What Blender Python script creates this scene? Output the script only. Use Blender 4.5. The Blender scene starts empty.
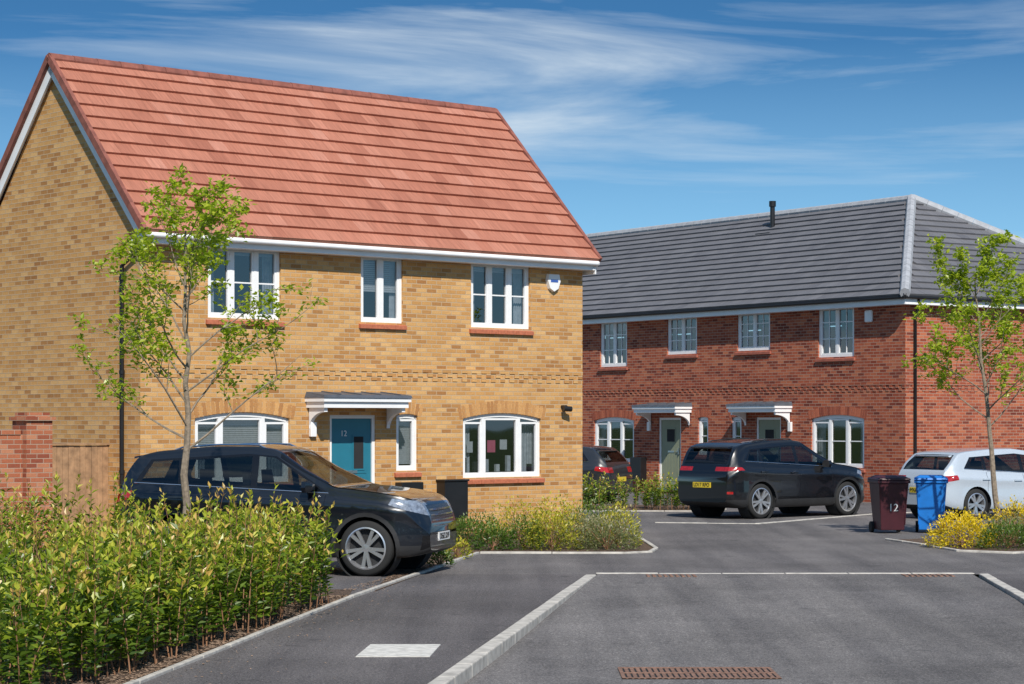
import bpy, bmesh, math, random
import numpy as np
from mathutils import Vector, Matrix
random.seed(7); rng=np.random.default_rng(7)
S=bpy.context.scene
Z=Vector((0,0,1))
# ------------------------------------------------------------------ node helpers
def newmat(name):
    m=bpy.data.materials.new(name); m.use_nodes=True
    nt=m.node_tree; b=nt.nodes['Principled BSDF']
    return m,nt,b
def ramp(nt,fac,stops):
    r=nt.nodes.new('ShaderNodeValToRGB'); e=r.color_ramp.elements
    while len(e)<len(stops): e.new(0.5)
    for i,(p,c) in enumerate(stops):
        e[i].position=p; e[i].color=(c[0],c[1],c[2],1)
    nt.links.new(fac,r.inputs[0]); return r.outputs[0]
def mix(nt,fac,a,b,mode='MIX'):
    m=nt.nodes.new('ShaderNodeMix'); m.data_type='RGBA'; m.blend_type=mode
    for sock,v in ((m.inputs[0],fac),(m.inputs[6],a),(m.inputs[7],b)):
        if hasattr(v,'links'): nt.links.new(v,sock)
        else: sock.default_value=v if isinstance(v,(int,float)) else (v[0],v[1],v[2],1)
    return m.outputs[2]
def noise(nt,scale,detail=4,rough=.55,vec=None,sc3=None,dist=0):
    n=nt.nodes.new('ShaderNodeTexNoise'); n.inputs['Scale'].default_value=scale
    n.inputs['Detail'].default_value=detail; n.inputs['Roughness'].default_value=rough
    n.inputs['Distortion'].default_value=dist
    if vec is None:
        tc=nt.nodes.new('ShaderNodeTexCoord'); vec=tc.outputs['Object']
    if sc3:
        mp=nt.nodes.new('ShaderNodeMapping'); mp.inputs['Scale'].default_value=sc3
        nt.links.new(vec,mp.inputs[0]); vec=mp.outputs[0]
    nt.links.new(vec,n.inputs['Vector']); return n.outputs['Fac']
def bump(nt,b,h,strength=.4,dist=.01):
    bp=nt.nodes.new('ShaderNodeBump'); bp.inputs['Strength'].default_value=strength
    bp.inputs['Distance'].default_value=dist
    nt.links.new(h,bp.inputs['Height']); nt.links.new(bp.outputs[0],b.inputs['Normal'])
def simple(name,col,rough=.6,metal=0,var=.12,nscale=6,coat=0,spec=.5,bmp=0):
    m,nt,b=newmat(name)
    c2=[max(0,x*(1-var)) for x in col]; c1=[min(1,x*(1+var)) for x in col]
    nz=noise(nt,nscale)
    nt.links.new(ramp(nt,nz,[(.3,c2),(.7,c1)]),b.inputs['Base Color'])
    b.inputs['Roughness'].default_value=rough; b.inputs['Metallic'].default_value=metal
    b.inputs['Coat Weight'].default_value=coat; b.inputs['Coat Roughness'].default_value=.04
    b.inputs['Specular IOR Level'].default_value=spec
    if bmp: bump(nt,b,noise(nt,nscale*12),bmp,.004)
    return m
def uvnode(nt):
    n=nt.nodes.new('ShaderNodeUVMap'); n.uv_map='UVMap'; return n.outputs[0]
def brickmat(name,stops,mortar,mfac=.0065,soot=.3):
    m,nt,b=newmat(name); uv=uvnode(nt)
    br=nt.nodes.new('ShaderNodeTexBrick'); nt.links.new(uv,br.inputs['Vector'])
    br.inputs['Color1'].default_value=(0,0,0,1); br.inputs['Color2'].default_value=(1,1,1,1)
    br.inputs['Mortar'].default_value=(.5,.5,.5,1)
    br.inputs['Scale'].default_value=1; br.inputs['Mortar Size'].default_value=mfac
    br.inputs['Mortar Smooth'].default_value=.2; br.inputs['Bias'].default_value=0
    br.inputs['Brick Width'].default_value=.225; br.inputs['Row Height'].default_value=.075
    col=ramp(nt,br.outputs['Color'],stops)
    n1=noise(nt,.55,3); n2=noise(nt,45,3)
    col=mix(nt,.5,col,ramp(nt,n1,[(.3,(.86,.86,.86)),(.7,(1.10,1.10,1.10))]),'MULTIPLY')
    col=mix(nt,.5,col,ramp(nt,n2,[(.3,(.75,.75,.75)),(.7,(1.2,1.2,1.2))]),'MULTIPLY')
    n3=noise(nt,.9,5,.6,sc3=(2.2,2.2,.35))
    col=mix(nt,ramp(nt,n3,[(.55,(0,0,0)),(.8,(soot,)*3)]),col,[x*.6 for x in stops[0][1]])
    fin=mix(nt,br.outputs['Fac'],col,mortar)
    nt.links.new(fin,b.inputs['Base Color']); b.inputs['Roughness'].default_value=.9
    b.inputs['Specular IOR Level'].default_value=.2
    inv=nt.nodes.new('ShaderNodeMath'); inv.operation='SUBTRACT'; inv.inputs[0].default_value=1
    nt.links.new(br.outputs['Fac'],inv.inputs[1]); bump(nt,b,inv.outputs[0],.7,.008)
    return m
def rndattr(nt):
    a=nt.nodes.new('ShaderNodeAttribute'); a.attribute_name='rnd'; return a.outputs['Fac']
def tilemat(name,stops,streak=.35,rough=.75):
    m,nt,b=newmat(name)
    col=ramp(nt,rndattr(nt),stops); uv=uvnode(nt)
    n1=noise(nt,1,4,.6,vec=uv,sc3=(34,2.0,1)); n2=noise(nt,.5,4)
    lo=1-streak; col=mix(nt,.9,col,ramp(nt,n1,[(.3,(lo,lo,lo)),(.7,(1.15,1.15,1.15))]),'MULTIPLY')
    col=mix(nt,.5,col,ramp(nt,n2,[(.3,(.88,.88,.88)),(.7,(1.08,1.08,1.08))]),'MULTIPLY')
    nt.links.new(col,b.inputs['Base Color']); b.inputs['Roughness'].default_value=rough
    b.inputs['Specular IOR Level'].default_value=.3
    bump(nt,b,noise(nt,60,3),.25,.004); return m
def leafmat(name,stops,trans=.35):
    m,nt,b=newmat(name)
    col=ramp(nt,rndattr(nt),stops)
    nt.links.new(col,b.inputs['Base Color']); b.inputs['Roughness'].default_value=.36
    b.inputs['Specular IOR Level'].default_value=.5
    tr=nt.nodes.new('ShaderNodeBsdfTranslucent')
    nt.links.new(mix(nt,1,col,(1.5,1.6,.7),'MULTIPLY'),tr.inputs[0])
    ms=nt.nodes.new('ShaderNodeMixShader'); ms.inputs[0].default_value=trans
    nt.links.new(b.outputs[0],ms.inputs[1]); nt.links.new(tr.outputs[0],ms.inputs[2])
    nt.links.new(ms.outputs[0],nt.nodes['Material Output'].inputs[0]); return m
def asphalt(name,c,patch=.35):
    m,nt,b=newmat(name)
    n1=noise(nt,.35,5,.6); n2=noise(nt,95,3,.8); n3=noise(nt,14,5,.75); n5=noise(nt,40,2,.7)
    n4=noise(nt,1,4,.6,sc3=(1.9,.10,1))
    col=ramp(nt,n2,[(.30,[x*.45 for x in c]),(.5,c),(.68,[x*2.1 for x in c])])
    col=mix(nt,.9,col,ramp(nt,n5,[(.32,(.6,.6,.6)),(.5,(1,1,1)),(.68,(1.6,1.58,1.55))]),'MULTIPLY')
    col=mix(nt,.9,col,ramp(nt,n1,[(.3,(1-patch,1-patch,1-patch)),(.7,(1.2,1.2,1.2))]),'MULTIPLY')
    col=mix(nt,.9,col,ramp(nt,n3,[(.3,(.72,.72,.72)),(.7,(1.25,1.24,1.22))]),'MULTIPLY')
    col=mix(nt,.8,col,ramp(nt,n4,[(.35,(.76,.76,.77)),(.65,(1.22,1.21,1.18))]),'MULTIPLY')
    n6=noise(nt,2.3,2,.5); col=mix(nt,ramp(nt,n6,[(.66,(0,0,0)),(.72,(.4,.4,.4))]),col,[x*.4 for x in c])
    nt.links.new(col,b.inputs['Base Color']); b.inputs['Roughness'].default_value=.88
    b.inputs['Specular IOR Level'].default_value=.25
    bump(nt,b,n5,.6,.008); return m
def glassmat(name,tint=(.55,.6,.62),refl=.10,gz=.7):
    m=bpy.data.materials.new(name); m.use_nodes=True; nt=m.node_tree; nt.nodes.clear()
    out=nt.nodes.new('ShaderNodeOutputMaterial'); t=nt.nodes.new('ShaderNodeBsdfTransparent')
    t.inputs[0].default_value=(*tint,1)
    g=nt.nodes.new('ShaderNodeBsdfGlossy'); g.inputs['Roughness'].default_value=.02
    g.inputs[0].default_value=(.95,.97,1,1)
    lw=nt.nodes.new('ShaderNodeLayerWeight'); lw.inputs[0].default_value=.5
    pw=nt.nodes.new('ShaderNodeMath'); pw.operation='POWER'; pw.inputs[1].default_value=3.5; nt.links.new(lw.outputs['Facing'],pw.inputs[0])
    ma=nt.nodes.new('ShaderNodeMath'); ma.operation='MULTIPLY_ADD'; ma.use_clamp=True
    ma.inputs[1].default_value=gz; ma.inputs[2].default_value=refl
    nt.links.new(pw.outputs[0],ma.inputs[0])
    bp=nt.nodes.new('ShaderNodeBump'); bp.inputs['Strength'].default_value=.05; bp.inputs['Distance'].default_value=.02
    nt.links.new(noise(nt,1.3,1),bp.inputs['Height']); nt.links.new(bp.outputs[0],g.inputs['Normal'])
    ms=nt.nodes.new('ShaderNodeMixShader'); nt.links.new(ma.outputs[0],ms.inputs[0])
    nt.links.new(t.outputs[0],ms.inputs[1]); nt.links.new(g.outputs[0],ms.inputs[2])
    nt.links.new(ms.outputs[0],out.inputs[0]); return m
# ------------------------------------------------------------------ mesh builder
def empty(name,loc=(0,0,0),rz=0):
    e=bpy.data.objects.new(name,None); S.collection.objects.link(e)
    e.location=loc; e.rotation_euler=(0,0,rz); e.empty_display_size=.3; return e
def setparent(o,p):
    if p is not None:
        bpy.context.view_layer.update()
        o.parent=p; o.matrix_parent_inverse=p.matrix_world.inverted()
class MB:
    def __init__(s): s.V=[];s.F=[];s.M=[];s.R=[]
    def poly(s,pts,m=0,r=0.5):
        i=len(s.V); s.V+= [tuple(p) for p in pts]; s.F.append(list(range(i,i+len(pts)))); s.M.append(m); s.R.append(r)
    def box8(s,p,m=0,r=0.5):
        i=len(s.V); s.V+=[tuple(q) for q in p]
        for f in ((0,3,2,1),(4,5,6,7),(0,1,5,4),(1,2,6,5),(2,3,7,6),(3,0,4,7)):
            s.F.append([i+k for k in f]); s.M.append(m); s.R.append(r)
    def fbox(s,fr,s0,s1,d0,d1,z0,z1,m=0,r=0.5):
        s.box8([fr(s0,d0,z0),fr(s1,d0,z0),fr(s1,d1,z0),fr(s0,d1,z0),fr(s0,d0,z1),fr(s1,d0,z1),fr(s1,d1,z1),fr(s0,d1,z1)],m,r)
    def beam(s,a,b,w,h,m=0,up=Z,r=.5):
        a=Vector(a);b=Vector(b); t=(b-a).normalized(); x=t.cross(up)
        if x.length<1e-4: x=t.cross(Vector((1,0,0)))
        x.normalize(); y=x.cross(t)
        q=[]
        for p in (a,b):
            q+=[p-x*w/2-y*h/2,p+x*w/2-y*h/2,p+x*w/2+y*h/2,p-x*w/2+y*h/2]
        s.box8(q,m,r)
    def tube(s,pts,rad,n=8,m=0,r=.5,cap=True):
        pts=[Vector(p) for p in pts]
        if not hasattr(rad,'__len__'): rad=[rad]*len(pts)
        i0=len(s.V); prev=None
        for k,p in enumerate(pts):
            t=(pts[min(k+1,len(pts)-1)]-pts[max(k-1,0)]).normalized()
            if prev is None:
                x=t.cross(Z)
                if x.length<1e-3: x=Vector((1,0,0))
            else: x=prev-t*prev.dot(t)
            x.normalize(); prev=x; y=t.cross(x)
            for j in range(n):
                a=2*math.pi*j/n; s.V.append(tuple(p+(x*math.cos(a)+y*math.sin(a))*rad[k]))
        for k in range(len(pts)-1):
            for j in range(n):
                a=i0+k*n+j;b=i0+k*n+(j+1)%n
                s.F.append([a,b,b+n,a+n]); s.M.append(m); s.R.append(r)
        if cap:
            s.F.append([i0+j for j in range(n)][::-1]); s.M.append(m); s.R.append(r)
            e=i0+(len(pts)-1)*n; s.F.append([e+j for j in range(n)]); s.M.append(m); s.R.append(r)
    def lathe(s,prof,c,ax,n=28,m=0,mats=None):
        ax=Vector(ax).normalized(); x=ax.cross(Z)
        if x.length<1e-3: x=Vector((1,0,0))
        x.normalize(); y=ax.cross(x); c=Vector(c); i0=len(s.V)
        for (r,h) in prof:
            for j in range(n):
                a=2*math.pi*j/n; s.V.append(tuple(c+ax*h+(x*math.cos(a)+y*math.sin(a))*r))
        for k in range(len(prof)-1):
            for j in range(n):
                a=i0+k*n+j;b=i0+k*n+(j+1)%n
                s.F.append([a,b,b+n,a+n]); s.M.append(mats[k] if mats else m); s.R.append(.5)
    def build(s,name,mats,parent=None,smooth=False,bevel=0,uv=True,angle=40):
        me=bpy.data.meshes.new(name); me.from_pydata(s.V,[],s.F)
        for m in (mats if isinstance(mats,(list,tuple)) else [mats]): me.materials.append(m)
        me.polygons.foreach_set('material_index',s.M)
        at=me.attributes.new('rnd','FLOAT','FACE'); at.data.foreach_set('value',s.R)
        if uv:
            ul=me.uv_layers.new(name='UVMap'); arr=np.zeros(len(me.loops)*2)
            co=s.V
            for p in me.polygons:
                n=p.normal
                if abs(n.z)>.98: t=Vector((1,0,0)); g=Vector((0,1,0))
                else:
                    t=Vector((-n.y,n.x,0)).normalized(); g=n.cross(t)
                    if g.z<0: g=-g
                for li in p.loop_indices:
                    v=Vector(co[me.loops[li].vertex_index])
                    arr[2*li]=v.dot(t); arr[2*li+1]=v.dot(g) if abs(n.z)>.02 else v.z
            ul.data.foreach_set('uv',arr)
        o=bpy.data.objects.new(name,me); S.collection.objects.link(o)
        if smooth:
            me.polygons.foreach_set('use_smooth',[True]*len(me.polygons))
            try: me.set_sharp_from_angle(angle=math.radians(angle))
            except Exception: pass
        if bevel:
            bm_=o.modifiers.new('b','BEVEL'); bm_.width=bevel; bm_.segments=2; bm_.limit_method='ANGLE'
        setparent(o,parent); return o
def frame(O,u,n):
    O=Vector(O);u=Vector(u);n=Vector(n)
    return lambda s,d,z: O+u*s+n*d+Z*z
def text(body,size,pos,u,n,mat,parent,name,up=None):
    c=bpy.data.curves.new(name,'FONT'); c.body=body; c.size=size; c.align_x='CENTER'; c.align_y='CENTER'
    c.extrude=.002; c.materials.append(mat)
    o=bpy.data.objects.new(name,c); S.collection.objects.link(o)
    u=Vector(u).normalized(); n=Vector(n).normalized(); w=n.cross(u)
    M=Matrix((u,w,n)).transposed().to_4x4(); M.translation=Vector(pos); o.matrix_world=M
    dg=bpy.context.evaluated_depsgraph_get(); me=bpy.data.meshes.new_from_object(o.evaluated_get(dg))
    o2=bpy.data.objects.new(name,me); S.collection.objects.link(o2); o2.matrix_world=M
    if not me.materials: me.materials.append(mat)
    bpy.data.objects.remove(o); setparent(o2,parent); return o2
# ------------------------------------------------------------------ materials
M_buff=brickmat('buff_brick',[(0,(.38,.175,.060)),(.2,(.52,.268,.092)),(.7,(.61,.335,.122)),(1,(.67,.40,.165))],(.52,.38,.24),.0075,soot=.12)
M_red=brickmat('red_brick',[(0,(.17,.040,.026)),(.25,(.31,.072,.038)),(.7,(.41,.108,.054)),(1,(.48,.16,.080))],(.42,.28,.21),.007)
M_wallred=brickmat('garden_wall_brick',[(0,(.26,.07,.04)),(.5,(.42,.14,.07)),(1,(.5,.22,.12))],(.42,.3,.22))
M_tile_r=tilemat('terracotta_tile',[(0,(.37,.135,.086)),(.3,(.43,.165,.106)),(.7,(.48,.195,.128)),(1,(.52,.23,.16))],.28)
M_tile_g=tilemat('slate_grey_tile',[(0,(.130,.128,.139)),(.5,(.150,.148,.158)),(1,(.175,.172,.182))],.18,.6)
M_ridge_r=simple('ridge_tile_brown',(.25,.085,.06),.8,var=.3)
M_ridge_g=simple('ridge_tile_grey',(.36,.37,.39),.8,var=.15)
M_white=simple('white_upvc',(.84,.84,.83),.35,var=.03)
M_fascia=simple('white_fascia',(.84,.84,.84),.45,var=.05,nscale=2)
M_black=simple('black_plastic',(.012,.012,.013),.4,var=.2)
M_lead=simple('canopy_lead_grey',(.085,.095,.115),.55,var=.2)
M_sill=simple('terracotta_sill',(.46,.14,.07),.75,var=.2,nscale=20)
M_glass=glassmat('window_glass',(.62,.66,.68),.13)
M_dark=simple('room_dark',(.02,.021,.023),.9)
M_blind=simple('blind_cloth',(.52,.53,.54),.8,var=.1,nscale=20)
M_curt=simple('grey_curtain',(.42,.44,.47),.85,var=.2,nscale=10)
M_teal=simple('teal_door_paint',(.022,.17,.24),.35,var=.05)
M_sage=simple('sage_door_paint',(.24,.26,.17),.4,var=.05)
M_steel=simple('brushed_steel',(.6,.6,.6),.3,1)
M_pink=simple('poster_pink',(.6,.12,.2),.7)
M_blue_ink=simple('mark_blue',(.05,.12,.4),.5)
def voussmat(name,stops):
    m,nt,b=newmat(name); col=ramp(nt,rndattr(nt),stops)
    col=mix(nt,.6,col,ramp(nt,noise(nt,40,3),[(.3,(.75,.75,.75)),(.7,(1.2,1.2,1.2))]),'MULTIPLY')
    nt.links.new(col,b.inputs['Base Color']); b.inputs['Roughness'].default_value=.9; return m
M_vouss=voussmat('arch_brick_buff',[(0,(.41,.19,.065)),(1,(.64,.35,.13))])
M_voussr=voussmat('arch_brick_red',[(0,(.24,.055,.03)),(1,(.48,.14,.07))])
M_conc=simple('kerb_concrete',(.48,.45,.40),.9,var=.28,nscale=7,bmp=.3)
M_road=asphalt('road_asphalt',(.148,.140,.138))
M_path=asphalt('path_asphalt',(.110,.102,.103),patch=.3)
M_table=asphalt('raised_table_asphalt',(.134,.126,.126),patch=.35)
def barkchip():
    m,nt,b=newmat('bark_mulch')
    n=noise(nt,55,4,.7); n2=noise(nt,3,3)
    col=ramp(nt,n,[(.3,(.03,.018,.012)),(.5,(.14,.085,.055)),(.7,(.34,.24,.16))])
    nt.links.new(mix(nt,.7,col,ramp(nt,n2,[(.3,(.6,.6,.6)),(.7,(1.2,1.2,1.2))]),'MULTIPLY'),b.inputs['Base Color'])
    b.inputs['Roughness'].default_value=.95; bump(nt,b,n,1,.04); return m
M_bark=barkchip()
M_chip=simple('bark_chip',(.27,.18,.12),.9,var=.5,nscale=30)
def grassm():
    m,nt,b=newmat('grass_ground'); n=noise(nt,40,4,.7); n2=noise(nt,.8,4)
    col=ramp(nt,n,[(.3,(.03,.06,.012)),(.7,(.11,.17,.035))])
    nt.links.new(mix(nt,.7,col,ramp(nt,n2,[(.3,(.7,.7,.6)),(.7,(1.2,1.2,1))]),'MULTIPLY'),b.inputs['Base Color'])
    b.inputs['Roughness'].default_value=.95; bump(nt,b,n,1,.04); return m
M_grass=grassm()
M_trunk=simple('tree_bark',(.24,.19,.14),.9,var=.35,nscale=25,bmp=.5)
M_stem=simple('hedge_stem',(.24,.12,.06),.8,var=.3)
M_wood=simple('fence_timber',(.36,.21,.11),.85,var=.3,nscale=8)
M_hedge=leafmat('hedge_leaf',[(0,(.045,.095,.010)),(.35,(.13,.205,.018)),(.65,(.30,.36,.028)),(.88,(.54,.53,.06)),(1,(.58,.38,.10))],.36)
M_tleaf=leafmat('spring_leaf',[(0,(.20,.27,.02)),(.5,(.37,.45,.03)),(1,(.55,.57,.07))],.5)
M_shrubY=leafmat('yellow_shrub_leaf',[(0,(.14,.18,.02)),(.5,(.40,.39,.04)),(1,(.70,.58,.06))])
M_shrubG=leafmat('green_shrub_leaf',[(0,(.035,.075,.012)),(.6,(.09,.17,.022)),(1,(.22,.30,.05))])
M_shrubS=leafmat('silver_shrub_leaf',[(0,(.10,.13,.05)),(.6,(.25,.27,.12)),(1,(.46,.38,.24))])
M_flower=leafmat('yellow_flower',[(0,(.3,.32,.02)),(.4,(.7,.52,.02)),(1,(.85,.65,.04))])
M_far=leafmat('reflection_foliage',[(0,(.02,.04,.01)),(1,(.06,.10,.03))],.1)  # leaves of the out-of-view trees added for reflections
# ------------------------------------------------------------------ walls/windows
def arc_z(a,b,zt,rise,x):
    if rise<=0: return zt
    h=(b-a)/2; t=(x-(a+b)/2)/h; return zt-rise*t*t
def wall(mb,fr,s0,s1,z0,z1,ops,rev=.10,m=0):
    xs=sorted({s0,s1,*[o[0] for o in ops],*[o[1] for o in ops]}); zs=sorted({z0,z1,*[o[2] for o in ops],*[o[3] for o in ops]})
    for i in range(len(xs)-1):
        for j in range(len(zs)-1):
            cx=(xs[i]+xs[i+1])/2; cz=(zs[j]+zs[j+1])/2
            if any(o[0]<cx<o[1] and o[2]<cz<o[3] for o in ops): continue
            mb.poly([fr(xs[i],0,zs[j]),fr(xs[i+1],0,zs[j]),fr(xs[i+1],0,zs[j+1]),fr(xs[i],0,zs[j+1])],m)
    for (a,b,za,zb,r) in ops:
        n=12; ar=[(a+(b-a)*k/n) for k in range(n+1)]; az=[arc_z(a,b,zb,r,x) for x in ar]
        mb.poly([fr(a,0,za),fr(a,-rev,za),fr(a,-rev,az[0]),fr(a,0,az[0])],m)
        mb.poly([fr(b,0,za),fr(b,-rev,za),fr(b,-rev,az[0]),fr(b,0,az[0])],m)
        mb.poly([fr(a,0,za),fr(b,0,za),fr(b,-rev,za),fr(a,-rev,za)],m)
        for k in range(n):
            mb.poly([fr(ar[k],0,az[k]),fr(ar[k+1],0,az[k+1]),fr(ar[k+1],-rev,az[k+1]),fr(ar[k],-rev,az[k])],m)
            if r>0: mb.poly([fr(ar[k],0,az[k]),fr(ar[k+1],0,az[k+1]),fr(ar[k+1],0,zb),fr(ar[k],0,zb)],m)
def voussoirs(mb,fr,a,b,zt,rise,h=.22,m=0):
    w=b-a; n=int(w/.078)
    for k in range(-1,n+1):
        x0=a+w*(k+.08)/n; x1=a+w*(k+.92)/n
        ang=((x0+x1)/2-(a+b)/2)/w*2*(2*rise/(w/2))
        zz=arc_z(a,b,zt,rise,(x0+x1)/2)
        dx=math.sin(ang)*h
        q=[]
        for (d) in (-.01,.004):
            q+=[fr(x0,d,zz+.004),fr(x1,d,zz+.004),fr(x1+dx*1.06,d,zz+h),fr(x0+dx*1.0,d,zz+h)]
        mb.box8(q,m,random.random())
def window(par,fr,a,b,z0,z1,rise=0,cols=(1/3,2/3),hb=(),grid=None,blind=0,curt=True,name='window',fw=.055,items=False):
    mb=MB(); d0,d1=-.10,-.045
    zt=z1-rise
    mb.fbox(fr,a,a+fw,d0,d1,z0,zt); mb.fbox(fr,b-fw,b,d0,d1,z0,zt)
    mb.fbox(fr,a+fw,b-fw,d0,d1,z0,z0+fw)
    n=12
    for k in range(n):
        x0=a+(b-a)*k/n; x1=a+(b-a)*(k+1)/n; za=arc_z(a,b,z1,rise,x0); zb=arc_z(a,b,z1,rise,x1); q=[]
        if rise==0 and (k!=0): continue
        if rise==0: x0,x1=a+fw,b-fw
        lo=fw if rise==0 else fw*1.3
        for d in (d0,d1): q+=[fr(x0,d,za-lo),fr(x1,d,zb-lo),fr(x1,d,zb),fr(x0,d,za)]
        mb.box8(q)
    edges=[a+fw]+[a+(b-a)*c for c in cols]+[b-fw]
    for c in cols:
        x=a+(b-a)*c; top=arc_z(a,b,z1,rise,x)-fw
        mb.fbox(fr,x-.032,x+.032,d0,d1-.002,z0+fw,top)
    for i in range(len(edges)-1):
        x0=edges[i]+(.032 if i>0 else 0)+.001; x1=edges[i+1]-(.032 if i<len(edges)-2 else 0)-.001
        top=min(arc_z(a,b,z1,rise,x0),arc_z(a,b,z1,rise,x1))-(fw if rise==0 else fw*1.3)-.001
        w=.035; e0,e1=-.098,-.052
        mb.fbox(fr,x0,x0+w,e0,e1,z0+fw+.001,top); mb.fbox(fr,x1-w,x1,e0,e1,z0+fw+.001,top)
        mb.fbox(fr,x0+w,x1-w,e0,e1,z0+fw+.001,z0+fw+w); mb.fbox(fr,x0+w,x1-w,e0,e1,top-w,top)
        for h in hb:
            zz=z0+(z1-z0)*h; mb.fbox(fr,x0+w,x1-w,-.092,-.066,zz-.012,zz+.012)
        if grid:
            gx,gz=grid
            for k in range(1,gx):
                xx=x0+(x1-x0)*k/gx; mb.fbox(fr,xx-.009,xx+.009,-.093,-.068,z0+fw+w,top-w)
    mb.build(name+'_frame',M_white,par)
    g=MB(); g.poly([fr(a,-.085,z0),fr(b,-.085,z0),fr(b,-.085,z1),fr(a,-.085,z1)]); g.build(name+'_glass',M_glass,par)
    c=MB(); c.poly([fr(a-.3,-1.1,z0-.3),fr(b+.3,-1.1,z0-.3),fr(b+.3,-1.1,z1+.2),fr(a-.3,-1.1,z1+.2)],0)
    if blind>0:
        zb=z1-(z1-z0)*blind; nsl=int((z1-zb)/.035)
        for k in range(nsl):
            zz=z1-.035*(k+1); c.fbox(fr,a+.03,b-.03,-.165,-.16,zz,zz+.030,1)
    if curt:
        for (x0,x1) in ((a,a+(b-a)*.17),(b-(b-a)*.17,b)):
            m=10
            for k in range(m):
                u0=x0+(x1-x0)*k/m;u1=x0+(x1-x0)*(k+1)/m
                e0=-.2-.02*(k%2); e1=-.2-.02*((k+1)%2)
                c.poly([fr(u0,e0,z0-.1),fr(u1,e1,z0-.1),fr(u1,e1,z1),fr(u0,e0,z1)],2)
    if items:
        for k in range(7):
            x=a+.15+(b-a-.3)*k/6; hh=random.uniform(.12,.30)
            c.fbox(fr,x-.04,x+.04,-.19,-.13,z0+.1,z0+.1+hh,random.choice([1,1,0,2]))
        c.fbox(fr,(a+b)/2-.25,(a+b)/2-.06,-.14,-.135,z0+.45,z0+.67,3)
        c.fbox(fr,(a+b)/2+.05,(a+b)/2+.22,-.14,-.135,z0+.5,z0+.68,1)
        c.fbox(fr,a+.2,a+.34,-.14,-.135,z0+.45,z0+.65,1)
    c.build(name+'_interior',[M_dark,M_blind,M_curt,M_pink],par)
def sill(mb,fr,a,b,z0,h=.10,m=0):
    n=max(1,int((b-a+.1)/.215)); w=(b-a+.1)/n
    for k in range(n):
        x=a-.05+k*w
        q=[fr(x+.003,-.09,z0-h),fr(x+w-.003,-.09,z0-h),fr(x+w-.003,.055,z0-h-.01),fr(x+.003,.055,z0-h-.01),
           fr(x+.003,-.09,z0-.003),fr(x+w-.003,-.09,z0-.003),fr(x+w-.003,.055,z0-.045),fr(x+.003,.055,z0-.045)]
        mb.box8(q,m)
def door(par,fr,a,b,z0,z1,mat,name='front_door',lite=None):
    mb=MB(); fw=.06
    mb.fbox(fr,a,a+fw,-.1,-.03,z0,z1); mb.fbox(fr,b-fw,b,-.1,-.03,z0,z1); mb.fbox(fr,a+fw,b-fw,-.1,-.03,z1-fw,z1)
    mb.fbox(fr,a-.02,b+.02,-.1,.06,z0-.05,z0,2)
    x0,x1=a+fw+.004,b-fw-.004
    mb.fbox(fr,x0,x1,-.095,-.055,z0+.01,z1-fw-.004,1)
    n=5; w=(x1-x0-.2)/n
    for k in range(n):
        mb.fbox(fr,x0+.1+k*w+.008,x0+.1+(k+1)*w-.008,-.055,-.049,z0+.2,z0+.95,1)
    mb.fbox(fr,x0+.1,x1-.1,-.055,-.047,z0+1.0,z0+1.04,1)
    if lite:
        l0,l1,lz0,lz1=lite; xa=x0+(x1-x0)*l0; xb=x0+(x1-x0)*l1
        mb.fbox(fr,xa-.03,xb+.03,-.055,-.045,lz0-.03,lz1+.03,1)
        mb.fbox(fr,xa,xb,-.05,-.043,lz0,lz1,3)
    mb.fbox(fr,x0+.05,x0+.08,-.055,-.01,z0+.95,z0+1.12,2); mb.fbox(fr,x0+.05,x0+.17,-.03,-.01,z0+1.03,z0+1.05,2)
    mb.fbox(fr,x0+.3,x1-.3,-.055,-.044,z0+1.0,z0+1.05,2)
    mb.build(name,[M_white,mat,M_steel,M_dark],par)
def canopy(par,fr,a,b,z,proj=.6,name='door_canopy'):
    mb=MB()
    mb.fbox(fr,a+.03,b-.03,0,proj-.04,z,z+.10,0)
    mb.fbox(fr,a,b,0.0,proj,z+.101,z+.165,0)
    q=[fr(a-.01,0,z+.167),fr(b+.01,0,z+.167),fr(b+.01,proj+.02,z+.167),fr(a-.01,proj+.02,z+.167),
       fr(a+.03,0,z+.27),fr(b-.03,0,z+.27),fr(b,proj,z+.215),fr(a,proj,z+.215)]
    mb.box8(q,1)
    k=a+.35
    while k<b-.2:
        mb.beam(fr(k,.0,z+.275),fr(k,proj,z+.222),.025,.025,1); k+=.42
    for x in (a+.1,b-.1):
        pts=[]; n=7
        for i in range(n+1):
            t=i/n*math.pi/2; pts.append((.03+(proj-.12)*(1-math.cos(t)), -.30+.28*math.sin(t)))
        for i in range(n):
            (d0,h0),(d1,h1)=pts[i],pts[i+1]
            mb.box8([fr(x-.035,d0,z+h0-.05),fr(x+.035,d0,z+h0-.05),fr(x+.035,d1,z+h1-.05),fr(x-.035,d1,z+h1-.05),
                     fr(x-.035,d0,z-.001),fr(x+.035,d0,z-.001),fr(x+.035,d1,z-.001),fr(x-.035,d1,z-.001)],0)
    mb.build(name,[M_fascia,M_lead],par)
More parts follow.
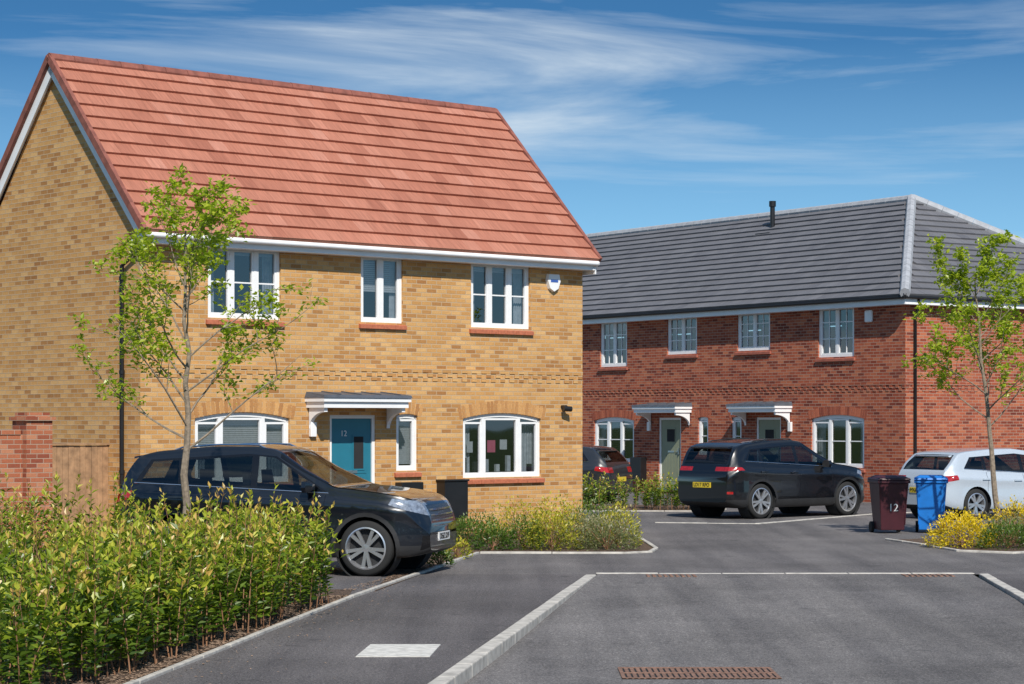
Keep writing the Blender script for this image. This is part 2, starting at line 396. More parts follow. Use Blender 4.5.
def roof_slope(mb,E0,E1,R0,R1,gauge=.31,tw=.3,th=.03,stag=.5,jit=.003):
    E0,E1,R0,R1=map(Vector,(E0,E1,R0,R1)); e=(E1-E0); Lr=e.length; e.normalize()
    g=(R0-E0)-e*(R0-E0).dot(e); H=g.length; g.normalize(); n=e.cross(g)
    if n.z<0: n=-n
    xr0=(R0-E0).dot(e); xr1=(R1-E0).dot(e); rows=max(1,round(H/gauge)); ga=H/rows
    mb.poly([E0,E1,R1,R0],0,.2)
    for i in range(rows):
        y0=i*ga; y1=min(H,y0+ga*1.08); yc=y0+ga*.5
        l0=xr0*y0/H; r0=Lr+(xr1-Lr)*y0/H; l1=xr0*y1/H; r1=Lr+(xr1-Lr)*y1/H
        off=(i%2)*stag*tw; x=-tw*2+off; rv=random.uniform(-.12,.12)
        while x<Lr+tw:
            a0=max(x+.0015,l0); b0=min(x+tw-.0015,r0); a1=max(x+.0015,l1); b1=min(x+tw-.0015,r1)
            if b0-a0>.02 and b1-a1>-.001:
                b1=max(b1,a1+.001)
                j=random.uniform(-jit,jit); f=lambda X,Y,h:E0+e*X+g*Y+n*h
                mb.box8([f(a0,y0,.002),f(b0,y0,.002),f(b1,y1,.0),f(a1,y1,.0),
                         f(a0,y0,th*2.1+j),f(b0,y0,th*2.1+j),f(b1,y1,th*.55),f(a1,y1,th*.55)],0,min(1,max(0,random.gauss(.5,.2)+rv)))
            x+=tw
def ridge(mb,a,b,r=.11,seg=.45,m=0):
    a=Vector(a);b=Vector(b);L=(b-a).length;n=max(1,round(L/seg));t=(b-a)/n
    for k in range(n):
        p=a+t*k;q=a+t*(k+.985)
        mb.tube([p,q],[r*1.02,r*.98],8,m,random.random())
# ------------------------------------------------------------------ BUFF HOUSE
A=Vector((-5.9,34.92,0)); hu=Vector((.7544,.6565,0)); hn=Vector((.6565,-.7544,0)); HL=9.57; HD=5.34
F=frame(A,hu,hn); G=frame(A,-hn,-hu)
house=empty('brick_house',A)
ops=[(1.27,2.71,3.70,4.89,0),(4.38,5.30,3.72,4.89,0),(6.85,8.26,3.70,4.89,0),
     (1.02,2.89,1.0,2.16,.10),(6.66,8.53,1.0,2.16,.10),(5.15,5.63,1.15,2.14,.03),(3.72,4.70,.12,2.12,0)]
mb=MB(); wall(mb,F,0,HL,0,5.0,ops)
ap=HD/2
mb.poly([G(0,0,0),G(HD,0,0),G(HD,0,4.95),G(ap,0,7.98),G(0,0,4.95)])
G2=frame(A+hu*HL,-hn,hu); mb.poly([G2(0,0,0),G2(HD,0,0),G2(HD,0,4.95),G2(ap,0,7.98),G2(0,0,4.95)])
Bk=frame(A-hn*HD,hu,-hn); mb.poly([Bk(0,0,0),Bk(HL,0,0),Bk(HL,0,5.0),Bk(0,0,5.0)])
def dentil(mb,fr,s0,s1,z,m=0):
    mb.fbox(fr,s0,s1,.0005,.015,z+.152,z+.222,m)
    x=s0
    while x<s1-.1:
        mb.fbox(fr,x,x+.105,.0005,.015,z+.077,z+.149,m)
        mb.fbox(fr,x+.1125,min(s1,x+.2175),.0005,.012,z,z+.074,m); x+=.225
dentil(mb,F,0.002,HL-.002,2.72)
mb.build('walls',M_buff,house)
v=MB()
voussoirs(v,F,1.02,2.89,2.16,.10); voussoirs(v,F,6.66,8.53,2.16,.10); voussoirs(v,F,5.15,5.63,2.14,.03,.2)
v.build('brick_arches',M_vouss,house)
sl=MB()
for o in ops[:5]: sill(sl,F,o[0],o[1],o[2])
sill(sl,F,5.15,5.63,1.15); sl.build('window_sills',M_sill,house)
window(house,F,1.27,2.71,3.70,4.89,0,(1/3,2/3),hb=(.5,),name='bedroom_window',blind=.12)
window(house,F,4.38,5.30,3.72,4.89,0,(.5,),name='landing_window',hb=(),blind=.55,curt=True)
window(house,F,6.85,8.26,3.70,4.89,0,(1/3,2/3),hb=(.5,),name='bedroom_window',blind=.15)
window(house,F,1.02,2.89,1.0,2.16,.10,(.27,.73),name='lounge_window',blind=.55)
window(house,F,6.66,8.53,1.0,2.16,.10,(.27,.73),name='lounge_window',items=True)
window(house,F,5.15,5.63,1.15,2.14,.03,(),name='hall_window',blind=.9,curt=False)
door(house,F,3.72,4.70,.12,2.12,M_teal,lite=(.56,.80,1.2,1.75))
text('12',.14,F(4.05,-.05,1.80),hu,hn,M_white,house,'door_number')
canopy(house,F,3.2,5.05,2.24,.55)
mb=MB(); mb.fbox(F,3.28,3.40,.0,.07,1.75,2.0,0); mb.build('porch_lamp',M_white,house,bevel=.01)
mb=MB()
c=[(-.12,.13),(.12,.13),(.15,.02),(.10,-.10),(0,-.15),(-.10,-.10),(-.15,.02)]
q0=[F(8.80+x*1.1,.002,4.58+z*1.2) for x,z in c]; q1=[F(8.80+x*1.02,.07,4.58+z*1.12) for x,z in c]
mb.poly(q1)
for k in range(7): mb.poly([q0[k],q0[(k+1)%7],q1[(k+1)%7],q1[k]])
mb.fbox(F,8.71,8.89,.071,.074,4.58,4.63,1)
mb.build('alarm_box',[M_white,M_blue_ink],house)
mb=MB(); mb.tube([F(9.05,0,2.28),F(9.05,.12,2.28)],.035,10); mb.tube([F(8.98,.12,2.25),F(9.14,.16,2.24)],.05,12)
mb.build('cctv_camera',M_black,house,smooth=True)  # CCTV camera on a short wall arm, not a lamp
mb=MB(); mb.fbox(F,6.05,6.58,.002,.24,.30,.95); mb.fbox(F,6.03,6.60,.002,.26,.951,.985)
mb.fbox(F,5.12,5.60,.002,.20,.45,.95); mb.build('meter_boxes',M_black,house,bevel=.008)
EZ=5.0; RZ=8.10; ov=.33
rf=MB()
roof_slope(rf,F(-.10,ov,EZ),F(HL+.10,ov,EZ),F(-.10,-ap,RZ),F(HL+.10,-ap,RZ))
roof_slope(rf,F(-.10,-HD-ov,EZ),F(HL+.10,-HD-ov,EZ),F(-.10,-ap,RZ),F(HL+.10,-ap,RZ))
rf.build('roof_tiles',M_tile_r,house)
rd=MB(); ridge(rd,F(-.14,-ap,RZ-.015),F(HL+.14,-ap,RZ-.015),.10)
for s in (-.13,HL+.13):
    for d in (ov,-HD-ov):
        a_=F(s,d,EZ+.0); b_=F(s,-ap,RZ+.0); n_=14
        for k in range(n_):
            p=a_.lerp(b_,k/n_); q=a_.lerp(b_,(k+.99)/n_)
            rd.beam(p+Z*.01,q+Z*.01,.07,.12,0)
rd.build('ridge_and_verge_tiles',M_ridge_r,house,smooth=True)
tr=MB()
for s in (-.085,HL+.085):
    for d in (ov-.04,-HD-ov+.04):
        tr.beam(F(s,d,EZ-.12),F(s,-ap,RZ-.15),.03,.22,0)
for s0,s1 in ((-.075,-.002),(HL+.002,HL+.075)):
    for d in (ov-.05,-HD-ov+.05):
        tr.box8([F(s0,d,EZ-.17),F(s1,d,EZ-.17),F(s1,-ap,RZ-.20),F(s0,-ap,RZ-.20),F(s0,d,EZ-.13),F(s1,d,EZ-.13),F(s1,-ap,RZ-.16),F(s0,-ap,RZ-.16)])
for d,sg in ((0,1),(-HD,-1)):
    tr.fbox(F,-.07,HL+.07,d+sg*.001,d+sg*(ov-.09),4.83,4.85)
    tr.fbox(F,-.07,HL+.07,d+sg*(ov-.088),d+sg*(ov-.065),4.83,4.975)
for s0,s1 in ((-.10,-.07),(HL+.07,HL+.10)):
    tr.fbox(F,s0,s1,-.12,ov-.06,4.76,4.90)
tr.build('fascia_and_bargeboards',M_fascia,house)
gt=MB(); gt.tube([F(-.1,ov-.01,4.955),F(HL+.1,ov-.01,4.955)],.045,10); gt.build('gutter',M_fascia,house,smooth=True)
dp=MB(); dp.tube([F(-.05,.27,4.93),F(-.05,.22,4.80),G(.46,.06,4.50),G(.46,.06,.1)],.036,10)
for z in (4.3,2.8,1.2): dp.lathe([(.0,-.03),(.048,-.03),(.048,.03),(0,.03)],G(.46,.06,z),Z,12)
dp.build('downpipe',M_black,house,smooth=True)
# ------------------------------------------------------------------ RED TERRACE
C=Vector((9.6,53.7,0)); rw=Vector((-.559,.829,0)).normalized(); rn=Vector((-.829,-.559,0)).normalized()
RF=frame(C,rw,rn); ru=-rn; RR=frame(C,ru,-rw)
red=empty('brick_house',C); RL=25.0; RD=9.2
rops=[(1.82,3.16,3.65,4.95,0),(5.03,6.38,3.90,4.95,0),(8.09,9.42,3.88,4.95,0),(11.28,12.58,3.60,4.95,0),
      (1.45,3.42,.85,2.18,.10),(10.95,12.88,.85,2.14,.10),(4.60,5.60,.15,2.12,0),(8.80,9.80,.15,2.12,0),
      (6.2,6.62,1.1,2.14,.03),(7.6,8.05,1.1,2.14,.03),
      (15.2,16.5,3.65,4.95,0),(15.0,16.9,.85,2.16,.10),(19.2,20.5,3.65,4.95,0)]
mb=MB(); wall(mb,RF,0,RL,0,5.0,rops)
mb.poly([RR(0,0,0),RR(RD,0,0),RR(RD,0,5.0),RR(0,0,5.0)])
e2=frame(C+rw*RL,ru,rw); mb.poly([e2(0,0,0),e2(RD,0,0),e2(RD,0,5),e2(RD/2,0,8.0),e2(0,0,5)])
b2=frame(C+ru*RD,rw,-rn); mb.poly([b2(0,0,0),b2(RL,0,0),b2(RL,0,5.0),b2(0,0,5.0)])
dentil(mb,RF,.002,RL,2.76); dentil(mb,RR,.002,RD,2.76)
mb.build('walls',M_red,red)
v=MB(); sl=MB()
for o in rops:
    if o[4]>0: voussoirs(v,RF,o[0],o[1],o[3],o[4],.22)
    if o[2]>.5: sill(sl,RF,o[0],o[1],o[2])
v.build('brick_arches',M_voussr,red); sl.build('window_sills',simple('red_sill',(.36,.11,.07),.8,var=.2),red)
for i,o in enumerate(rops):
    if o[2]<.5: continue
    w=o[1]-o[0]
    cols=() if w<.6 else ((.5,) if o[3]>4 else (1/3,2/3))
    window(red,RF,o[0],o[1],o[2],o[3],o[4],cols,hb=(.36,.68) if o[3]>4 else (.5,),grid=(2,3) if o[3]>4 else None,blind=.25 if i%2 else 0.0,name='window',fw=.07)
door(red,RF,4.60,5.60,.15,2.12,M_sage,lite=(.3,.7,1.45,1.8)); door(red,RF,8.80,9.80,.15,2.12,M_sage,lite=(.3,.7,1.45,1.8))
canopy(red,RF,4.15,6.1,2.26,.6); canopy(red,RF,8.3,10.25,2.26,.6)
mb=MB(); mb.fbox(RF,1.12,1.38,.002,.07,4.48,4.78); mb.build('alarm_box',M_white,red,bevel=.03)
mb=MB()
for s in (4.2,10.2): mb.fbox(RF,s-.06,s+.06,0,.07,1.75,2.0)
mb.build('porch_lamps',M_white,red,bevel=.01)
mb=MB(); mb.fbox(RF,10.35,10.85,.002,.22,.35,1.0); mb.build('meter_box',M_black,red,bevel=.01)
EZ2=5.06; RZ2=8.05; o2=.35; ha=4.5; hb_=RD/2
def X(s,d,z): return RF(s,d,z)
c0=X(-o2,o2,EZ2); c1=X(RL+.1,o2,EZ2); c3=X(-o2,-RD-o2,EZ2); c4=X(RL+.1,-RD-o2,EZ2); p0=X(ha,-hb_,RZ2); p1=X(RL+.1,-hb_,RZ2)
rf=MB()
roof_slope(rf,c0,c1,p0,p1,.34,.32); roof_slope(rf,c3,c4,p0,p1,.34,.32); roof_slope(rf,c0,c3,p0,p0,.34,.32)
rf.build('roof_tiles',M_tile_g,red)
rd=MB(); ridge(rd,p0+Z*.03,p1+Z*.03,.12); ridge(rd,c0+Z*.06,p0+Z*.05,.13); ridge(rd,c3+Z*.06,p0+Z*.05,.13)
rd.build('hip_and_ridge_tiles',M_ridge_g,red,smooth=True)
mb=MB(); fp=X(9.4,-hb_+.75,RZ2-.52); mb.tube([fp,fp+Z*.75],.07,12); mb.tube([fp+Z*.70,fp+Z*.86],.10,12); mb.fbox(X,9.1,9.7,-hb_+.72,-hb_+1.15,RZ2-.66,RZ2-.60)
mb.build('roof_vent',M_black,red,smooth=True)
tr=MB()
tr.fbox(X,-o2+.06,RL+.05,o2-.09,o2-.065,4.86,5.03); tr.fbox(X,-o2+.06,RL+.05,.001,o2-.091,4.86,4.885)
tr.fbox(X,-o2+.065,-o2+.09,-RD-o2+.08,o2-.0915,4.86,5.03); tr.fbox(X,-o2+.091,-.001,-RD-o2+.08,.0005,4.86,4.885)
tr.build('fascia_and_soffit',M_fascia,red)
gt=MB(); gt.tube([X(-o2,o2-.01,5.03),X(RL+.1,o2-.01,5.03)],.045,10); gt.tube([X(-o2+.01,o2,5.03),X(-o2+.01,-RD-o2,5.03)],.045,10)
gt.tube([RR(.15,.30,4.98),RR(.2,.25,4.85),RR(.28,.06,4.55),RR(.28,.06,.1)],.038,10)
gt.build('gutter_and_downpipe',M_black,red,smooth=True)
# ------------------------------------------------------------------ garden wall + fence
K=frame(A-hn*.95,-hu,hn)
wl=empty('brick_garden_wall',K(1.1,0,0))
mb=MB(); mb.fbox(K,1.56,6.5,-.215,0,0,1.80); mb.fbox(K,1.10,1.555,-.34,.12,0,2.02)
mb.fbox(K,1.06,1.595,-.38,.16,2.021,2.08); mb.fbox(K,1.13,1.525,-.31,.09,2.081,2.15)
mb.fbox(K,1.60,6.5,-.23,.015,1.801,1.88); mb.build('brickwork',M_wallred,wl)
fe=empty('timber_fence',K(.5,0,0))
mb=MB(); x=.01
while x<1.05:
    mb.fbox(K,x,x+.098,-.03,-.008-random.uniform(0,.008),.05,1.62+random.uniform(-.008,.008),0); x+=.105
mb.fbox(K,0,1.09,-.07,-.031,.4,.48); mb.fbox(K,0,1.09,-.07,-.031,1.3,1.38); mb.fbox(K,0,1.09,-.05,.02,1.631,1.66)
mb.build('boards',M_wood,fe)
# ------------------------------------------------------------------ ground
def sheet(name,pts,mat,z=None):
    mb=MB(); mb.poly([(p[0],p[1],(p[2] if len(p)>2 else z)) for p in pts]); return mb.build(name,mat)
sheet('ground',[(-700,-700),(700,-700),(700,900),(-700,900)],M_grass,-.16)
def grid(name,pts_rows,mat):
    mb=MB()
    for i in range(len(pts_rows)-1):
        a,b=pts_rows[i],pts_rows[i+1]
        mb.poly([a[0],a[1],b[1],b[0]])
    return mb.build(name,mat)
sl_=.134
def LX(Y): return -.50+(Y-16.8)*sl_
def RX(Y): return 5.75+(Y-24.7)*.1446
grid('road',[((LX(-25),-25,-.10),(RX(-25),-25,-.10)),((LX(20),20,-.10),(RX(20),20,-.10)),((LX(24.7),24.7,-.045),(RX(24.7),24.7,-.045)),((LX(28.9)+0,28.9,0),(6.05,28.9,0))],M_road)
mb=MB()
mb.poly([(-20,-25,0),(LX(-25)-.13,-25,0),(LX(28.9)-.13,28.9,0),(-20,28.9,0)],0)
mb.build('footpath',M_path)
mb=MB(); mb.poly([(-20,28.9,0),(40,28.9,0),(40,75,0),(-20,75,0)],0); mb.build('shared_surface_road',M_table)
mb=MB(); mb.poly([(RX(-25)+.13,-25,0),(40,-25,0),(40,28.898,0),(6.18,28.898,0),(RX(24.7)+.13,24.7,0)],0); mb.build('footpath',M_path)
kb=MB()
def kerbline(pts,w=.125,h0=-.15,h1=.012,step=.9,off=0):
    for a,b in zip(pts[:-1],pts[1:]):
        a=Vector((a[0],a[1],0));b=Vector((b[0],b[1],0)); L=(b-a).length; n=max(1,round(L/step)); t=(b-a)/L; x=Vector((-t.y,t.x,0))
        for k in range(n):
            p=a+t*(L*k/n+.005); q=a+t*(L*(k+1)/n-.005); j=random.uniform(-.004,.004)
            P=[p+x*off,q+x*off,q+x*(off+w),p+x*(off+w)]
            kb.box8([r+Z*h0 for r in P]+[r+Z*(h1+j) for r in P],0,random.random())
kerbline([(LX(-5),-5),(LX(28.75),28.75)],.14)
kerbline([(LX(28.9)-.02,28.97),(6.1,28.97)],.13,-.1,.007)
kerbline([(6.12,28.85),(RX(24.7)+.0,24.7),(RX(5),5)],.13)
kb.build('kerb',M_conc,bevel=.012)
kb=MB()
kerbline([(-5.6,-5),(-2.84,16.8),(-1.80,25.0),(-.49,33.4)],.06,-.1,.03)
kerbline([(-.49,33.4),(1.7,33.35),(2.15,33.7),(2.3,34.6),(2.15,41.0)],.07,-.1,.03)
kerbline([(2.83,43.6),(4.86,43.1),(7.8,47.6),(9.0,48.6)],.12,-.1,.012)
kerbline([(6.3,37.2),(6.62,35.6),(6.85,33.9),(7.6,33.35),(8.6,34.2),(14,38.2)],.07,-.1,.03)
kerbline([(1.0,49.2),(4.2,49.0),(4.9,50.2)],.07,-.1,.03)
kb.build('concrete_edging',M_conc,bevel=.008)
sheet('planting_bed',[(-20,-5),(-5.65,-5),(-2.9,16.8),(-1.86,25.0),(-1.9,26.2),(-20,28.0)],M_bark,.006)
sheet('lawn',[(-20,2),(-5.9,2),(-3.95,17.5),(-3.0,24.0),(-20,24.8)],M_grass,.011)
sheet('planting_bed',[(-1.62,25.9),(-.55,33.35),(-1.5,33.5),(-1.62,28)],M_bark,.006)
sheet('planting_bed',[(-.45,33.5),(1.7,33.45),(2.1,33.75),(2.25,34.6),(2.1,41.0),(1.3,41.1),(-3,37.4),(-1.6,34.6)],M_bark,.008)
sheet('planting_bed',[(6.4,37.2),(6.70,35.6),(6.93,34.0),(7.6,33.45),(8.6,34.3),(14,38.3),(14,40.8),(8.2,38.6)],M_bark,.006)
sheet('planting_bed',[(1.0,49.3),(4.2,49.1),(4.8,50.2),(4.2,53),(0,53)],M_bark,.006)
mb=MB()
def chip(x,y,z,s):
    a=random.random()*6.28; b=random.uniform(.3,.8); c_,s_=math.cos(a)*s,math.sin(a)*s
    t=random.uniform(-.3,.3)*s
    mb.poly([(x-c_,y-s_,z),(x-s_*b,y+c_*b,z+abs(t)),(x+c_,y+s_,z+.006+t*.5),(x+s_*b,y-c_*b,z+.004)],0,random.random())
for _ in range(6500):
    y=random.uniform(15,25.2); xe=-2.9+(y-16.8)*.1268; chip(xe-random.random()**1.3*.8-.03,y,.012,random.uniform(.010,.030))
for _ in range(320):
    y=random.uniform(15,27); xe=-2.78+(y-16.8)*.1268; chip(xe+random.expovariate(4)+.02,y,.006,random.uniform(.006,.016))
for _ in range(900):
    t=random.random(); y=26+t*7.2; xe=-1.68+(y-26)*.153; chip(xe-random.random()*.35*(1-t)-.02,y,.012,random.uniform(.01,.025))
mb.build('bark_chips',M_chip,None,uv=False)
mb=MB(); q=[(-1.33,18.72),(-.70,18.72),(-.64,19.75),(-1.27,19.75)]
mb.box8([(x,y,-.02) for x,y in q]+[(x,y,.006) for x,y in q])
mb.build('utility_cover',simple('pale_concrete_cover',(.60,.58,.53),.85,var=.25,nscale=12))
mb=MB(); M_rust=simple('rusty_iron',(.23,.13,.09),.85,.1,var=.5,nscale=20)
x0,x1,y0,y1=.90,2.20,17.95,18.75
mb.box8([(x0,y0,-.12),(x1,y0,-.12),(x1,y1,-.12),(x0,y1,-.12),(x0,y0,-.096),(x1,y0,-.096),(x1,y1,-.096),(x0,y1,-.096)],1)
n=26
for k in range(n+1):
    x=x0+(x1-x0-.03)*k/n; mb.box8([(x,y0,-.0955),(x+.032,y0,-.0955),(x+.032,y1,-.0955),(x,y1,-.0955),(x,y0,-.090),(x+.032,y0,-.090),(x+.032,y1,-.090),(x,y1,-.090)],0)
for y in (y0,(y0+y1)/2-.02,y1-.04):
    mb.box8([(x0,y,-.095),(x1,y,-.095),(x1,y+.04,-.095),(x0,y+.04,-.095),(x0,y,-.088),(x1,y,-.088),(x1,y+.04,-.088),(x0,y+.04,-.088)],0)
mb.build('drain_grating',[M_rust,M_dark])
mb=MB()
for (gx,gy) in ((1.75,28.45),(5.1,28.5)):
    zz=-.0045
    for k in range(9):
        x=gx+k*.075; mb.box8([(x,gy,zz-.03),(x+.04,gy,zz-.03),(x+.04,gy+.35,zz-.03),(x,gy+.35,zz-.03),(x,gy,zz+.012),(x+.04,gy,zz+.012),(x+.04,gy+.35,zz+.012),(x,gy+.35,zz+.012)],0)
mb.build('drain_grating',[M_rust])
# ------------------------------------------------------------------ CARS
def paint(name,c,metal=0,rough=.3):
    m,nt,b=newmat(name); b.inputs['Metallic'].default_value=metal
    n2=noise(nt,500,1); nt.links.new(ramp(nt,n2,[(.3,[x*.8 for x in c]),(.7,[min(1,x*1.25) for x in c])]),b.inputs['Base Color'])
    b.inputs['Roughness'].default_value=rough
    b.inputs['Coat Weight'].default_value=1; b.inputs['Coat Roughness'].default_value=.02; return m
M_cglass=glassmat('car_glass',(.36,.40,.40),.06,.22)
M_gloss=simple('gloss_black',(.006,.006,.007),.15,coat=.3)
M_cplas=simple('grey_black_cladding',(.022,.022,.023),.55)
M_tyre=simple('tyre_rubber',(.018,.018,.018),.85,bmp=.3)
M_alloy=simple('alloy_rim',(.62,.63,.65),.28,.8,var=.05)
M_chrome=simple('chrome_trim',(.75,.75,.76),.15,1,var=.02)
M_lampf=simple('headlamp_lens',(.45,.47,.50),.08,.6,coat=1,var=.4,nscale=25)
M_lampr=simple('tail_lamp_lens',(.35,.012,.012),.12,coat=1,var=.3,nscale=20)
M_py=simple('plate_yellow',(.75,.55,.04),.5,var=.03); M_pw=simple('plate_white',(.75,.75,.73),.5,var=.03); M_ink=simple('plate_ink',(.01,.01,.01),.6)
M_seat=simple('seat_cloth',(.03,.03,.032),.9)
def cr(P,n):
    out=[];g=[]
    for i in range(len(P)-1):
        p0=P[max(i-1,0)];p1=P[i];p2=P[i+1];p3=P[min(i+2,len(P)-1)]
        for k in range(n):
            t=k/n
            out.append(tuple(.5*((2*p1[a])+(-p0[a]+p2[a])*t+(2*p0[a]-5*p1[a]+4*p2[a]-p3[a])*t*t+(-p0[a]+3*p1[a]-3*p2[a]+p3[a])*t**3) for a in (0,1))); g.append(i)
    out.append(P[-1]); return out,g
def car(name,loc,heading,sp,pm,text_rear=None,text_front=None):
    L=sp['L'];W=sp['W'];zb=sp['zb']; top=sp['top'];belt=sp['belt']
    tx=[p[0] for p in top];tz=[p[1] for p in top]; bx=[p[0] for p in belt];bz=[p[1] for p in belt]
    def zt(x): return sum(np.interp(x+o,tx,tz)*w for o,w in ((-.07,.1),(-.035,.2),(0,.4),(.035,.2),(.07,.1)))
    xs=np.unique(np.round(np.concatenate([np.linspace(-L/2,L/2,100),np.linspace(-L/2,-L/2+.12,6),np.linspace(L/2-.12,L/2,6)]),4))
    ns=3; rings=[]
    for x in xs:
        t=zt(x); b=min(np.interp(x,bx,bz),t-.02)
        qf=max(0,(x-(L/2-.6))/.6); qr=max(0,(-x-(L/2-.5))/.5)
        w=W*(1-.30*qf**2.3-.19*qr**2.4); zz=zb+.10*qf**3+.13*qr**2
        h=t-b
        lo=min(zz+.22,b-.12); tum=sp.get('tum',.33)
        y7=.935*w-tum*.85*h; k=min(1,h/.35)
        P=[(0,zz),(.80*w,zz),(.955*w,zz+.05),(.995*w,lo),(.985*w,lo*.45+b*.55),(.998*w,b-.09),(.935*w,b),
           (y7,b+.85*h),(y7-.03-.09*k,b+.97*h),(0,t)]
        half,g=cr(P,ns)
        ring=[(x,p[0],p[1]) for p in half]+[(x,-p[0],p[1]) for p in half[-2:0:-1]]
        rings.append(ring)
    gg=g+[g[-1-i] for i in range(len(g))]
    bm=bmesh.new(); lay=bm.faces.layers.int.new('g'); vv=[[bm.verts.new(p) for p in r] for r in rings]; n=len(rings[0])
    for i in range(len(rings)-1):
        for j in range(n):
            f=bm.faces.new((vv[i][j],vv[i][(j+1)%n],vv[i+1][(j+1)%n],vv[i+1][j])); f[lay]=gg[j]
    f=bm.faces.new(vv[0]); f[lay]=20; f=bm.faces.new(vv[-1][::-1]); f[lay]=20
    bmesh.ops.recalc_face_normals(bm,faces=bm.faces)
    def region(poly,filt,ymin=None,ymax=None):
        cx=sum(p[0] for p in poly)/len(poly); cz=sum(p[1] for p in poly)/len(poly)
        x0=min(p[0] for p in poly)-.08;x1=max(p[0] for p in poly)+.08;z0=min(p[1] for p in poly)-.1;z1=max(p[1] for p in poly)+.1
        def cand():
            o=[]
            for f in bm.faces:
                c=f.calc_center_median()
                if f[lay]<20 and x0<c.x<x1 and z0<c.z<z1 and filt(f,c): o.append(f)
            return o
        hp=[]
        for i in range(len(poly)):
            a=poly[i];b=poly[(i+1)%len(poly)]; no=Vector((b[1]-a[1],0,-(b[0]-a[0]))).normalized(); co=Vector((a[0],0,a[1]))
            if (Vector((cx,0,cz))-co).dot(no)>0: no=-no
            hp.append((co,no))
        pl=list(hp)
        for y in (ymin,ymax):
            if y: pl+=[(Vector((0,y,0)),Vector((0,1,0))),(Vector((0,-y,0)),Vector((0,1,0)))]
        for co,no in pl:
            fs=cand()
            geom=list({e for f in fs for e in f.edges})+list({v for f in fs for v in f.verts})+fs
            bmesh.ops.bisect_plane(bm,geom=geom,dist=1e-5,plane_co=co,plane_no=no)
        out=[]
        for f in cand():
            c=f.calc_center_median()
            if all((c-co).dot(no)<1e-4 for co,no in hp) and (ymin is None or abs(c.y)>ymin) and (ymax is None or abs(c.y)<ymax): out.append(f)
        return out
    side=lambda f,c: 5<=f[lay]<=6
    body=lambda f,c: 1<=f[lay]<=6 and abs(c.y)>.45
    wr=sp['wr']; xf=L/2-sp['fo']; xrw=xf-sp['wb']; R=wr+.045
    for f in bm.faces:
        if f[lay]<=1: f.material_index=2
    if sp['suv']:
        for f in region([(-L/2-.1,.1),(L/2+.1,.1),(L/2+.1,.40),(-L/2-.1,.40)],lambda f,c:f[lay]<=6): f.material_index=2
    NS=28
    for xw in (xf,xrw):
        if sp['suv']:
            po=[(xw+(R+.055)*math.cos(a*2*math.pi/NS),wr+(R+.055)*math.sin(a*2*math.pi/NS)) for a in range(NS)]
            for f in region(po,body): f.material_index=2
        po=[(xw+R*math.cos(a*2*math.pi/NS),wr+R*math.sin(a*2*math.pi/NS)) for a in range(NS)]
        bmesh.ops.delete(bm,geom=region(po,body),context='FACES')
    for po in [sp['dlo']]:
        for f in region(po,side): f.material_index=3
    for po in sp['glass']:
        for f in region(po,side): f.material_index=1
    for (a,b) in (sp['wind'],sp['rear']):
        for f in bm.faces:
            c=f.calc_center_median()
            if f[lay]==8 and a<c.x<b: f.material_index=1
            if f[lay]==7 and a-.03<c.x<b+.03 and (a,b)==sp['wind']: f.material_index=3
    for po,y0,y1 in sp['head']:
        for f in region(po,lambda f,c: f[lay]>=2,y0,y1): f.material_index=4
    for po,y0,y1 in sp['tail']:
        for f in region(po,lambda f,c: f[lay]>=2,y0,y1): f.material_index=5
    for po,y0,y1 in sp.get('grille',[]):
        for f in region(po,lambda f,c: f[lay]>=2,y0,y1): f.material_index=3
    for po in sp['gaps']:
        for f in region(po,lambda f,c: 2<=f[lay]<=6):
            if f.material_index in (0,2): f.material_index=3
    for po,y1 in sp.get('lines',[]):
        for f in region(po,lambda f,c: f[lay]>=5,None,y1):
            if f.material_index==0: f.material_index=3
    bm.normal_update()
    me=bpy.data.meshes.new('body'); bm.to_mesh(me); bm.free()
    for m in (pm,M_cglass,M_cplas,M_gloss,M_lampf,M_lampr): me.materials.append(m)
    me.polygons.foreach_set('use_smooth',[True]*len(me.polygons)); me.set_sharp_from_angle(angle=math.radians(38))
    hd=Vector((heading[0],heading[1],0)).normalized(); rz=math.atan2(hd.y,hd.x)
    root=empty(name,(loc[0],loc[1],sp.get('z',0.0)),rz); bpy.context.view_layer.update()
    def addo(o): o.parent=root; return o
    ob=bpy.data.objects.new('body',me); S.collection.objects.link(ob); addo(ob)
